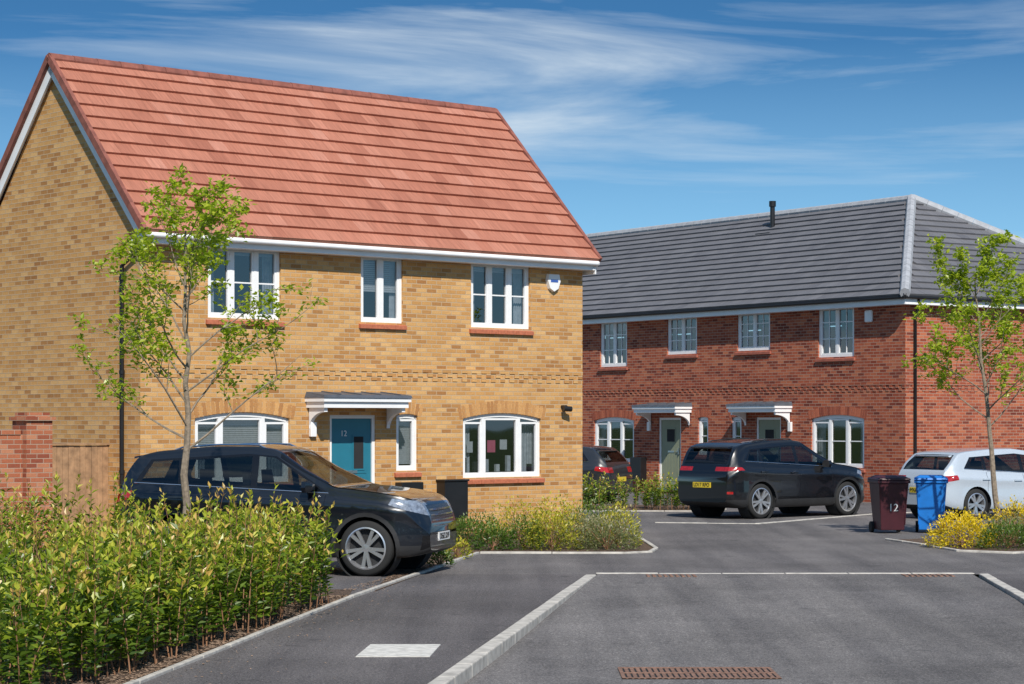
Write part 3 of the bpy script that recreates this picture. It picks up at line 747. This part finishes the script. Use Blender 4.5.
    for xw in (xf,xrw):
        for sg in (1,-1):
            yo=sg*(W-.035)
            mb=MB(); tw=.21
            pr=[(wr-.11,0),(wr-.035,.004),(wr-.008,-.02),(wr,-.05),(wr,-tw+.05),(wr-.01,-tw+.02),(wr-.1,-tw)]
            mb.lathe([(r,sg*h) for r,h in pr],(xw,yo,wr),(0,1,0),40,0)
            rr=wr-.095
            mb.lathe([(rr+.006,sg*.002),(rr-.012,sg*.008),(rr-.02,sg*-.012),(rr-.03,sg*-.07),(.0,sg*-.075)],(xw,yo,wr),(0,1,0),40,0,mats=[1,1,1,2])
            mb.lathe([(.0,sg*-.008),(.055,sg*-.012),(.06,sg*-.05)],(xw,yo,wr),(0,1,0),16,1)
            ph=random.random()
            for k in range(10):
                a=2*math.pi*((k//2)+ph)/5+(.19 if k%2 else -.19); b=2*math.pi*((k//2)+ph)/5+(.12 if k%2 else -.12)
                c1=Vector((math.cos(b),0,math.sin(b))); c2=Vector((math.cos(a),0,math.sin(a))); t=Vector((-math.sin(a),0,math.cos(a)))
                cen=Vector((xw,yo,wr)); q=[]
                for dd in (-.045,-.012):
                    q+=[cen+c1*.04-t*.020+Vector((0,sg*dd,0)),cen+c2*(rr-.012)-t*.024+Vector((0,sg*(dd+.008),0)),cen+c2*(rr-.012)+t*.024+Vector((0,sg*(dd+.008),0)),cen+c1*.04+t*.020+Vector((0,sg*dd,0))]
                mb.box8(q,1)
            addo(mb.build('wheel',[M_tyre,M_alloy,M_dark],None,smooth=True,uv=False,angle=50))
            mb=MB(); mb.lathe([(0,-sg*.30),(R+.01,-sg*.30),(R+.01,sg*.0)],(xw,yo,wr),(0,1,0),NS,0)
            addo(mb.build('wheel_well',M_dark,None,smooth=True,uv=False))
    d=MB()
    for sg in (1,-1):
        mx,mz=sp['mirror']
        P=[]
        for (xx,k) in ((mx+.07,.5),(mx,1),(mx-.06,.95)):
            P.append([(xx,sg*(W-.04+.14*k*u_+.02),mz+v_*k) for u_,v_ in ((-.35,-.06),(1.0,-.07),(1.25,.0),(1.05,.08),(0,.085),(-.35,.03))])
        i0=len(d.V)
        for r_ in P: d.V+=r_
        for a in range(2):
            for j in range(6): d.F.append([i0+a*6+j,i0+a*6+(j+1)%6,i0+a*6+6+(j+1)%6,i0+a*6+6+j]); d.M.append(0); d.R.append(.5)
        d.F.append([i0+j for j in range(6)]); d.M.append(0); d.R.append(.5); d.F.append([i0+12+j for j in range(6)]); d.M.append(2); d.R.append(.5)
        for hx,hz in sp['handles']:
            d.box8([(hx-.10,sg*(W-.004),hz-.015),(hx+.10,sg*(W-.004),hz-.015),(hx+.10,sg*(W+.022),hz-.012),(hx-.10,sg*(W+.022),hz-.012),
                    (hx-.10,sg*(W-.012),hz+.02),(hx+.10,sg*(W-.012),hz+.02),(hx+.10,sg*(W+.02),hz+.012),(hx-.10,sg*(W+.02),hz+.012)],0)
        if sp.get('rails'):
            x0,x1=sp['rails']; pts=[]
            for k in range(11):
                x=x0+(x1-x0)*k/10; t=zt(x); b=np.interp(x,bx,bz); h=t-b
                yy=.935*W-sp.get('tum',.33)*.85*h-.08; pts.append((x,sg*yy,b+.95*h+(.03 if 0<k<10 else -.01)))
            d.tube(pts,.014,6,sp.get('railm',1))
        if sp.get('strip'):
            a_,b_=sp['dlo'][0],sp['dlo'][-1]
            pts=[]
            for k in range(13):
                x=a_[0]+(b_[0]-a_[0])*k/12; z=a_[1]+(b_[1]-a_[1])*k/12-.006; bb=np.interp(x,bx,bz); h=zt(x)-bb
                yy=.935*W-sp.get('tum',.33)*(z-bb)+.004; pts.append((x,sg*yy,z))
            d.tube(pts,.009,5,1)
    zi=sp['belt'][len(belt)//2][1]
    for sx in (sp['mirror'][0]-.85,sp['mirror'][0]-1.75):
        for sy in (-.36,.36):
            d.box8([(sx-.1,sy-.22,.5),(sx+.1,sy-.22,.5),(sx+.1,sy+.22,.5),(sx-.1,sy+.22,.5),(sx-.22,sy-.2,zi+.12),(sx-.12,sy-.2,zi+.12),(sx-.12,sy+.2,zi+.12),(sx-.22,sy+.2,zi+.12)],3)
            d.box8([(sx-.23,sy-.12,zi+.14),(sx-.14,sy-.12,zi+.14),(sx-.14,sy+.12,zi+.14),(sx-.23,sy+.12,zi+.14),(sx-.25,sy-.1,zi+.32),(sx-.17,sy-.1,zi+.32),(sx-.17,sy+.1,zi+.32),(sx-.25,sy+.1,zi+.32)],3)
    d.box8([(-L/2+.3,-.7,.42),(L/2-1.2,-.7,.42),(L/2-1.2,.7,.42),(-L/2+.3,.7,.42),(-L/2+.3,-.7,.5),(L/2-1.2,-.7,.5),(L/2-1.2,.7,.5),(-L/2+.3,.7,.5)],2)
    mx=sp['mirror'][0]
    d.box8([(mx-.25,-.72,.6),(mx+.25,-.72,.6),(mx+.25,.72,.6),(mx-.25,.72,.6),(mx-.2,-.7,zi-.02),(mx+.2,-.7,zi-.02),(mx+.2,.7,zi-.02),(mx-.2,.7,zi-.02)],2)
    for (z,hw,xo,hh) in sp.get('bars',[]):
        pts=[]
        for k in range(9):
            y=-hw+2*hw*k/8; pts.append((L/2+xo-.10*(y/W)**2,y,z))
        for p,q in zip(pts[:-1],pts[1:]): d.beam(p,q,.03,hh,1)
    if sp.get('spoiler'):
        x,z=sp['spoiler']
        d.box8([(x,-.56,z-.02),(x,.56,z-.02),(x+.22,.58,z+.02),(x+.22,-.58,z+.02),(x-.01,-.54,z+.004),(x-.01,.54,z+.004),(x+.22,.56,z+.045),(x+.22,-.56,z+.045)],0)
    addo(d.build('fittings',[pm,M_chrome,M_cplas,M_seat],None,smooth=True,uv=False))
    pz,px=sp['rplate']
    p=MB(); p.box8([(px-.014,-.26,pz-.055),(px,-.26,pz-.055),(px,.26,pz-.055),(px-.014,.26,pz-.055),(px-.014,-.26,pz+.055),(px,-.26,pz+.055),(px,.26,pz+.055),(px-.014,.26,pz+.055)])
    o=addo(p.build('rear_plate',M_py,None,uv=False))
    pz2=sp['fplate']; fx=L/2+.012
    p=MB(); p.box8([(fx-.014,-.26,pz2-.055),(fx,-.26,pz2-.055),(fx,.26,pz2-.055),(fx-.014,.26,pz2-.055),(fx-.014,-.26,pz2+.055),(fx,-.26,pz2+.055),(fx,.26,pz2+.055),(fx-.014,.26,pz2+.055)])
    o=addo(p.build('front_plate',M_pw,None,uv=False))
    bpy.context.view_layer.update(); MW=root.matrix_world; R3=MW.to_3x3()
    if text_rear: text(text_rear,.105,MW@Vector((px-.017,0,pz)),R3@Vector((0,-1,0)),R3@Vector((-1,0,0)),M_ink,root,'rear_plate_text')
    if text_front: text(text_front,.105,MW@Vector((fx+.004,0,pz2)),R3@Vector((0,1,0)),R3@Vector((1,0,0)),M_ink,root,'front_plate_text')
    return root
def gap(x,z0,z1,lean=0,w=.009): return [(x,z0),(x+w,z0),(x+w+lean,z1),(x+lean,z1)]
suvA=dict(L=4.36,W=.92,zb=.23,wr=.365,fo=.80,wb=2.66,suv=True,
 top=[(-2.18,.72),(-2.16,.98),(-2.09,1.18),(-1.97,1.40),(-1.86,1.56),(-1.60,1.63),(-.8,1.70),(-.2,1.70),(.08,1.66),(.46,1.41),(.94,1.16),(1.2,1.135),(1.65,1.08),(1.93,1.02),(2.06,.96),(2.15,.82),(2.18,.62)],
 belt=[(-2.18,.94),(-2.0,1.12),(-1.0,1.08),(0,1.05),(.9,1.03),(1.55,.98),(1.92,.92),(2.18,.62)],
 dlo=[(-1.86,1.20),(-1.66,1.50),(-.3,1.58),(.10,1.55),(.86,1.08)],
 glass=[[(-1.76,1.22),(-1.62,1.47),(-1.26,1.50),(-1.24,1.17)],[(-1.16,1.165),(-1.18,1.505),(-.24,1.55),(-.22,1.12)],[(-.13,1.115),(-.14,1.55),(.08,1.53),(.78,1.095)]],
 wind=(.17,.91),rear=(-2.06,-1.86),
 head=[([(1.68,.93),(2.17,.78),(2.17,.88),(2.02,.98),(1.72,1.01)],.44,None),([(2.0,.42),(2.3,.42),(2.3,.50),(2.0,.50)],.52,.66)],
 tail=[([(-2.20,.92),(-1.90,.98),(-1.88,1.09),(-2.20,1.06)],.5,None)],
 grille=[([(2.0,.62),(2.3,.62),(2.3,.92),(2.05,.92)],None,.52),([(2.0,.34),(2.3,.34),(2.3,.53),(2.0,.53)],None,.72)],
 gaps=[gap(-.18,.40,1.08),gap(-1.18,.62,1.12),gap(.82,.42,1.05),],lines=[([(.93,.9),(.945,.9),(.945,1.25),(.93,1.25)],.8)],
 mirror=(.62,1.15),handles=[(-.36,.98),(-1.24,1.01)],rails=(-1.40,-.05),strip=True,spoiler=(-1.98,1.53),
 bars=[(.86,.48,-.04,.022),(.79,.50,-.01,.018),(.72,.50,.005,.018),(.65,.48,.012,.018),(.47,.6,.0,.015)],rplate=(.80,-2.175),fplate=.50)
suvB=dict(suvA); suvB.update(L=4.28,W=.90,fo=.80,wb=2.62,zb=.22,
 top=[(-2.14,.80),(-2.12,.98),(-2.05,1.12),(-1.95,1.34),(-1.84,1.50),(-1.62,1.57),(-.8,1.64),(-.2,1.65),(.10,1.61),(.50,1.37),(.98,1.12),(1.25,1.09),(1.66,1.03),(1.92,.96),(2.05,.87),(2.12,.74),(2.14,.60)],
 belt=[(-2.14,.92),(-1.9,1.10),(-1.0,1.05),(0,1.01),(1.0,.99),(1.5,.94),(1.9,.87),(2.14,.6)],
 tail=[([(-2.2,.985),(-1.78,1.01),(-1.82,1.07),(-2.2,1.08)],.34,None),([(-2.2,.52),(-2.0,.52),(-2.0,.57),(-2.2,.57)],.55,.8)],
 head=[([(1.66,.90),(2.12,.76),(2.12,.86),(2.0,.93),(1.70,.97)],.40,None)],
 grille=[([(2.0,.60),(2.2,.60),(2.2,.84),(2.05,.84)],None,.50)],
 dlo=[(-1.70,1.20),(-1.50,1.44),(-.3,1.52),(.10,1.50),(.88,1.06)],
 glass=[[(-1.62,1.21),(-1.47,1.42),(-1.27,1.43),(-1.25,1.165)],[(-1.17,1.155),(-1.19,1.44),(-.22,1.49),(-.20,1.095)],[(-.11,1.09),(-.12,1.49),(.08,1.48),(.80,1.07)]],
 wind=(.20,.95),rear=(-2.04,-1.83),mirror=(.64,1.11),handles=[(-.34,.94),(-1.22,.97)],railm=2,rplate=(.70,-2.145),spoiler=(-1.94,1.47),gaps=[gap(-.16,.40,1.04),gap(-1.18,.62,1.10),gap(.84,.42,1.0)])
hatch=dict(suvA); hatch.update(L=4.30,W=.89,zb=.17,wr=.32,fo=.88,wb=2.60,suv=False,rails=None,
 top=[(-2.15,.62),(-2.12,.88),(-2.04,1.0),(-1.9,1.16),(-1.68,1.37),(-1.45,1.41),(-.8,1.46),(-.2,1.47),(.2,1.42),(.60,1.20),(1.08,.95),(1.35,.91),(1.7,.86),(1.95,.79),(2.07,.72),(2.13,.62),(2.15,.52)],
 belt=[(-2.15,.80),(-1.9,.96),(-1.0,.92),(0,.88),(1.0,.86),(1.6,.80),(1.9,.72),(2.15,.5)],
 dlo=[(-1.62,1.05),(-1.42,1.28),(-.2,1.35),(.16,1.31),(.98,.90)],
 glass=[[(-1.54,1.055),(-1.40,1.25),(-1.12,1.275),(-1.10,1.0)],[(-1.02,.99),(-1.04,1.28),(-.14,1.33),(-.12,.955)],[(-.03,.95),(-.04,1.33),(.14,1.29),(.88,.915)]],
 wind=(.32,1.04),rear=(-2.02,-1.70),head=[([(1.65,.74),(2.12,.58),(2.12,.68),(1.98,.75),(1.7,.81)],.38,None)],
 tail=[([(-2.16,.76),(-1.80,.82),(-1.82,.92),(-2.16,.89)],.46,None)],
 grille=[([(1.9,.30),(2.2,.30),(2.2,.46),(1.9,.46)],None,.6)],
 gaps=[gap(-.08,.32,.93),gap(-1.05,.58,.98),gap(.98,.34,.88)],lines=[],mirror=(.76,.97),handles=[(-.26,.80),(-1.1,.83)],
 bars=[(.60,.4,.0,.02)],rplate=(.60,-2.15),fplate=.42,spoiler=(-1.80,1.30))
car('parked_car',(-3.02,29.65),(.970,-.242),suvA,paint('midnight_blue_paint',(.004,.006,.010)),None,'DE67 KVF')
car('parked_car',(5.60,46.9),(.777,.63),suvB,paint('black_paint',(.004,.004,.005)),'LD17 RPO',None)
car('parked_car',(10.25,46.3),(.88,.475),hatch,paint('silver_white_paint',(.50,.56,.62),.2,.35),'MX66 OEL',None)
car('parked_car',(.75,54.9),(-.9,.43),hatch,paint('charcoal_paint',(.02,.022,.026)),None,None)
# ------------------------------------------------------------------ wheelie bins
def bin_(loc,rz,mat,label=None):
    r=empty('wheelie_bin',loc,rz)
    mb=MB()
    def tap(z0,z1,w0,w1,d0,d1,m=0,y=0): mb.box8([(-w0,-d0+y,z0),(w0,-d0+y,z0),(w0,d0+y,z0),(-w0,d0+y,z0),(-w1,-d1+y,z1),(w1,-d1+y,z1),(w1,d1+y,z1),(-w1,d1+y,z1)],m)
    tap(.06,.90,.215,.275,.24,.32); tap(.901,.955,.30,.30,.345,.345); tap(.958,1.0,.305,.29,.36,.34,0,-.01); tap(1.001,1.04,.27,.20,.31,.2,0,-.01)
    mb.beam((-.26,.38,.98),(.26,.38,.98),.035,.035,0)
    for x in (-.2,.2): mb.beam((x,.30,.96),(x,.39,.98),.03,.03,0)
    for x in (-.235,.235): mb.beam((x*.93,-.262,.15),(x*1.03,-.322,.85),.02,.02,0)
    o=mb.build('bin_body',mat,None,bevel=.015); o.parent=r
    w=MB()
    for x in (-.25,.25): w.lathe([(0,-.025),(.10,-.025),(.10,.025),(0,.025)],(x,.24,.10),(1,0,0),20)
    w.beam((-.25,.24,.1),(.25,.24,.1),.02,.02); o=w.build('bin_wheels',M_tyre,None,uv=False); o.parent=r
    bpy.context.view_layer.update()
    if label:
        MW=r.matrix_world; text(label,.19,MW@Vector((0,-.284,.46)),MW.to_3x3()@Vector((1,0,0)),MW.to_3x3()@Vector((0,-1,-.095)),M_pw,r,'bin_number')
bin_((6.80,39.7,0),.12,simple('maroon_plastic',(.055,.012,.018),.42,var=.15),'12')
bin_((7.58,39.8,0),-.18,simple('blue_plastic',(.012,.17,.55),.42,var=.12))
# ------------------------------------------------------------------ foliage
def leaves(mb_name,P,D,Ln,Wd,rv,mats,stemV=None,parent=None,extra=None):
    n=len(P); D=D/np.linalg.norm(D,axis=1,keepdims=True)
    up=rng.normal(size=(n,3))*.5+np.array([0,0,1.]); sd=np.cross(D,up); sd/=np.linalg.norm(sd,axis=1,keepdims=True)+1e-6
    nr=np.cross(sd,D)
    Ln=Ln[:,None];Wd=Wd[:,None]
    v0=P; v1=P+D*Ln*.45+sd*Wd*.5+nr*Wd*.18; v2=P+D*Ln-nr*Ln*.12; v3=P+D*Ln*.45-sd*Wd*.5+nr*Wd*.18
    V=np.stack([v0,v1,v2,v3],1).reshape(-1,3); i=np.arange(n)*4
    Fa=np.concatenate([np.stack([i,i+1,i+2],1),np.stack([i,i+2,i+3],1)])
    rr=np.concatenate([rv,rv])
    Vl=V.tolist(); Fl=Fa.tolist(); Ml=[0]*len(Fl); Rl=rr.tolist()
    if extra:
        off=len(Vl); Vl+= [list(v) for v in extra.V]; Fl+=[[off+k for k in f] for f in extra.F]; Ml+=[1]*len(extra.F); Rl+=extra.R
    me=bpy.data.meshes.new(mb_name); me.from_pydata(Vl,[],Fl)
    for m in mats: me.materials.append(m)
    me.polygons.foreach_set('material_index',Ml)
    at=me.attributes.new('rnd','FLOAT','FACE'); at.data.foreach_set('value',np.array(Rl,dtype=np.float32))
    o=bpy.data.objects.new(mb_name,me); S.collection.objects.link(o); setparent(o,parent); return o
def shoots(name,bases,hmin,hmax,nl,ll,lw,mats,spread=.12,low=.12,tipc=.35):
    P=[];D=[];R=[];LN=[];ex=MB()
    for bs in bases:
        x,y=bs[0],bs[1]; hk=bs[2] if len(bs)>2 else 1
        h=random.uniform(hmin,hmax)*hk; ax,ay=random.gauss(0,spread),random.gauss(0,spread)
        ph=random.random()*6; tone=random.gauss(0,.12)
        ex.tube([(x,y,0),(x+ax*.4,y+ay*.4,h*.5),(x+ax,y+ay,h*.97)],[.007,.005,.002],3,1,cap=False)
        sub=random.randint(1,3); subs=[(random.uniform(.3,.7),random.gauss(0,.16),random.gauss(0,.16),random.uniform(.7,1.0)) for _ in range(sub)]
        for k in range(nl):
            t=low+(1-low)*(k+random.random())/nl; ph+=2.4
            if random.random()<.55 and subs:
                s_=random.choice(subs)
                if t<s_[0]: bx,by=x+ax*t,y+ay*t
                else: q=(t-s_[0])/(1-s_[0]); bx,by=x+ax*t+s_[1]*q,y+ay*t+s_[2]*q
                zz=h*t*(s_[3] if t>s_[0] else 1)
            else: bx,by,zz=x+ax*t,y+ay*t,h*t
            P.append((bx,by,zz)); up=.25+1.1*t*random.random()+(.9 if t>.9 else 0)
            D.append((math.cos(ph),math.sin(ph),up))
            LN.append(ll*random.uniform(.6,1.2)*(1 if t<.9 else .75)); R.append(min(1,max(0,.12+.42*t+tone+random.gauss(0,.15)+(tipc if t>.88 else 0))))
    LN=np.array(LN)
    return leaves(name,np.array(P),np.array(D),LN,LN*lw/ll,np.array(R),mats,extra=ex)
def line_bases(a,b,w,dens,hk=1):
    a=np.array(a);b=np.array(b);L=np.linalg.norm(b-a);t=(b-a)/L;x=np.array([-t[1],t[0]]);n=int(L*w*dens)
    return [tuple(a+t*L*random.random()+x*random.uniform(-w/2,w/2))+(hk,) for _ in range(n)]
hb1=line_bases((-2.34,24.3),(-3.52,16.5),.80,46)+line_bases((-3.52,16.5),(-4.6,10),.75,28)
hb2=line_bases((-2.30,24.7),(-4.2,25.5),.9,36,1.02)+line_bases((-4.2,25.5),(-7.0,26.0),1.0,30,1.15)
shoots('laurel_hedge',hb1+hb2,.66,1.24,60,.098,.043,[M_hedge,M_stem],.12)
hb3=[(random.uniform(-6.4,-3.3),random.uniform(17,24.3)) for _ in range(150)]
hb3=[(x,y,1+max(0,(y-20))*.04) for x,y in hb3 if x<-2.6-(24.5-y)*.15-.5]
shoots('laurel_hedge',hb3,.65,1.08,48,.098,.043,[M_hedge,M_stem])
def bush(name,c,rx,ry,h,n,ll,lw,mats,flow=None):
    u=rng.random(n)*2*math.pi; ph=np.arccos(rng.random(n)); r=.66+.44*rng.random(n)**.7+.15*np.sin(u*5+ph*4+c[0]*7)
    ex=MB()
    for k in range(14):
        a=random.random()*6.28; rr=random.uniform(.2,.8); ex.tube([(c[0],c[1],0),(c[0]+rx*rr*math.cos(a),c[1]+ry*rr*math.sin(a),h*.8)],[.008,.003],3,1,cap=False)
    d=np.stack([np.sin(ph)*np.cos(u),np.sin(ph)*np.sin(u),np.cos(ph)],1)
    P=d*r[:,None]*np.array([rx,ry,h])+np.array([c[0],c[1],.02]); D=d+rng.normal(size=(n,3))*.6+np.array([0,0,.4])
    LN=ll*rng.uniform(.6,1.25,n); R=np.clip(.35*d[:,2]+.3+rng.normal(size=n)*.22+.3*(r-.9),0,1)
    return leaves(name,P,D,LN,LN*lw/ll,R,mats,extra=ex)
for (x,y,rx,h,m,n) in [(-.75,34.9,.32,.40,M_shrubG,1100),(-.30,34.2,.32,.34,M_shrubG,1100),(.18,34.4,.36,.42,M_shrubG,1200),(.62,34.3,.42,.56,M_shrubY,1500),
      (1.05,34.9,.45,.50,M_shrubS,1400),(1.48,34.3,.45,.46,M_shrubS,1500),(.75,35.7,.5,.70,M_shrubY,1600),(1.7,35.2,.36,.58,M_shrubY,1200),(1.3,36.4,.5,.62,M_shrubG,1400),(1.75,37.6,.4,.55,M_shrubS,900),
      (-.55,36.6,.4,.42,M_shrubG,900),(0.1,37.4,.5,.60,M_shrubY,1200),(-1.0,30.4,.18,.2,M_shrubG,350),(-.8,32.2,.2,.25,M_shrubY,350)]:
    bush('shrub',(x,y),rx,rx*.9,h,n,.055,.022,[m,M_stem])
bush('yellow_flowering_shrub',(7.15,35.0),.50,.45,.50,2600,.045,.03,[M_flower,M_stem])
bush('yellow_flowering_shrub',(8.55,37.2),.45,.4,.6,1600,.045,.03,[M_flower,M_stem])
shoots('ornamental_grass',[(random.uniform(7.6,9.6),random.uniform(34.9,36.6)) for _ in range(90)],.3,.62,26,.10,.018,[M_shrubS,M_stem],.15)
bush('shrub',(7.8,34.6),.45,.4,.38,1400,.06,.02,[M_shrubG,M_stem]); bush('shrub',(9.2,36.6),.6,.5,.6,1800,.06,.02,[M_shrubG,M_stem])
shoots('low_hedge',line_bases((1.0,50.6),(4.5,50.4),1.2,22),.5,.85,50,.09,.04,[M_hedge,M_stem])
def tree(name,base,H,lean,trunk_r,nl,spread,first,nleaf,seed,ll=.075):
    rd=random.Random(seed); ex=MB(); P=[];D=[]
    b=Vector(base); top=b+Vector((lean[0],lean[1],H*.93)); tp=[]
    n=12
    for k in range(n+1):
        t=k/n; tp.append(b.lerp(top,t)+Vector((rd.gauss(0,.018),rd.gauss(0,.018),0))*(1 if k else 0))
    ex.tube(tp,[trunk_r*(1-.9*(k/n))+.004 for k in range(n+1)],8,1)
    def branch(p,d,L,r,lev):
        pts=[p]; q=p.copy(); dd=d.copy(); m=6
        for k in range(m):
            dd=(dd+Vector((rd.gauss(0,.10),rd.gauss(0,.10),rd.gauss(.03,.06)))).normalized(); q=q+dd*(L/m); pts.append(q.copy())
        ex.tube(pts,[max(.0025,r*(1-.85*k/m)) for k in range(m+1)],5 if lev<2 else 3,1,cap=False)
        if lev<2:
            ns=rd.randint(4,6) if lev==0 else rd.randint(2,4)
            for j in range(ns):
                t=.25+.7*(j+rd.random())/ns; i=min(m-1,int(t*m)); pp=pts[i].lerp(pts[i+1],t*m-i)
                ax=(pts[i+1]-pts[i]).normalized(); s=Vector((rd.gauss(0,1),rd.gauss(0,1),rd.gauss(.1,.7))).normalized()
                nd=(ax*.75+s*.75).normalized(); branch(pp,nd,L*rd.uniform(.3,.52)*(1.15-t*.5),r*.45,lev+1)
        if lev>=1:
            for k in range(1,m+1):
                if rd.random()<.66:
                    for _ in range(rd.randint(2,nleaf)):
                        P.append(tuple(pts[k]+Vector((rd.gauss(0,.04),rd.gauss(0,.04),rd.gauss(0,.035)))))
                        D.append((rd.gauss(0,1),rd.gauss(0,1),rd.gauss(.1,.6)))
    for j in range(nl):
        t=first+(.97-first)*(j/(nl-1)); i=min(n-1,int(t*n)); p=tp[i].lerp(tp[i+1],t*n-i)
        az=j*2.399+rd.gauss(0,.3); el=math.radians(rd.uniform(25,50)+25*(t-first))
        L=spread*(1.0-.45*((t-first)/(1-first))**1.5)*rd.uniform(.75,1.15)
        branch(p,Vector((math.cos(az)*math.cos(el),math.sin(az)*math.cos(el),math.sin(el))),L,trunk_r*.38*(1-.6*t),0)
    P=np.array(P);D=np.array(D);k=len(P); LN=ll*rng.uniform(.6,1.2,k)
    R=np.clip(.5+rng.normal(size=k)*.25,0,1)
    return leaves(name,P,D,LN,LN*.62,R,[M_tleaf,M_trunk],extra=ex)
tree('young_street_tree',(-3.70,25.0,0),4.5,(-.03,.1),.055,19,1.60,.40,5,11,.074)
tree('young_street_tree',(8.30,37.4,0),4.9,(-.45,.0),.055,19,1.5,.42,6,23,.090)
n=5000
ang=rng.random(n)*math.pi+math.pi; rad=70+rng.random(n)*12; hh=rng.random(n)**1.2*(8+3*np.sin(ang*9)+2*np.sin(ang*23))
P=np.stack([np.cos(ang)*rad,np.sin(ang)*rad+10,hh],1); D=rng.normal(size=(n,3)); LN=np.full(n,2.6)
leaves('reflection_trees',P,D,LN,LN*.8,rng.random(n),[M_far])  # unseen tree mass behind the camera, added to give cars and windows dark reflections
# ------------------------------------------------------------------ light, sky, camera
el=math.radians(43); az=math.atan2(.20,-.98)
sd=Vector((math.sin(az)*math.cos(el),math.cos(az)*math.cos(el),math.sin(el)))
sun=bpy.data.lights.new('sun','SUN'); sun.energy=5.0; sun.angle=math.radians(.5); sun.color=(1.0,.95,.875)
so=bpy.data.objects.new('sun',sun); S.collection.objects.link(so); so.rotation_euler=sd.to_track_quat('Z','Y').to_euler(); so.location=(0,0,50)
sun.energy=5.0
w=bpy.data.worlds.new('World'); S.world=w; w.use_nodes=True; nt=w.node_tree; bg=nt.nodes['Background']; bg.inputs[1].default_value=.085
sky=nt.nodes.new('ShaderNodeTexSky'); sky.sky_type='NISHITA'; sky.sun_disc=False; sky.sun_elevation=el; sky.sun_rotation=az
sky.air_density=1.0; sky.dust_density=.3; sky.ozone_density=2.0
tc=nt.nodes.new('ShaderNodeTexCoord'); sp=nt.nodes.new('ShaderNodeSeparateXYZ'); nt.links.new(tc.outputs['Generated'],sp.inputs[0])
mz=nt.nodes.new('ShaderNodeMath'); mz.operation='MULTIPLY_ADD'; mz.inputs[1].default_value=3.4; mz.inputs[2].default_value=-.08; nt.links.new(sp.outputs[2],mz.inputs[0])
mx_=nt.nodes.new('ShaderNodeMath'); mx_.operation='MAXIMUM'; mx_.inputs[1].default_value=.02; nt.links.new(mz.outputs[0],mx_.inputs[0])
cb=nt.nodes.new('ShaderNodeCombineXYZ'); nt.links.new(sp.outputs[0],cb.inputs[0]); nt.links.new(sp.outputs[1],cb.inputs[1]); nt.links.new(mx_.outputs[0],cb.inputs[2])
nm=nt.nodes.new('ShaderNodeVectorMath'); nm.operation='NORMALIZE'; nt.links.new(cb.outputs[0],nm.inputs[0]); nt.links.new(nm.outputs[0],sky.inputs[0])
base=mix(nt,1,sky.outputs[0],(.56,1.20,1.50),'MULTIPLY')
hz=ramp(nt,sp.outputs[2],[(.03,(.80,.80,.80)),(.095,(.42,.42,.42)),(.17,(0,0,0))])
base=mix(nt,hz,base,(4.4,7.7,9.9))
mp=nt.nodes.new('ShaderNodeMapping'); mp.inputs['Rotation'].default_value=(0,math.radians(-6),0); mp.inputs['Scale'].default_value=(2.6,1,22)
nt.links.new(tc.outputs['Generated'],mp.inputs[0])
nz=noise(nt,1.1,9,.58,vec=mp.outputs[0],dist=.6)
cl=ramp(nt,nz,[(.49,(0,0,0)),(.60,(.30,.30,.30)),(.74,(.85,.85,.85))])
col=mix(nt,cl,base,(8.4,9.5,10.4))
nt.links.new(col,bg.inputs[0])
cam=bpy.data.cameras.new('camera'); co=bpy.data.objects.new('camera',cam); S.collection.objects.link(co); S.camera=co
co.location=(0,0,2.0); co.rotation_euler=(math.radians(90),0,0); cam.sensor_width=36; cam.lens=2200/1024*36; cam.shift_y=80/1024; cam.clip_end=3000
S.view_settings.view_transform='Standard'; S.view_settings.look='None'; S.view_settings.exposure=0
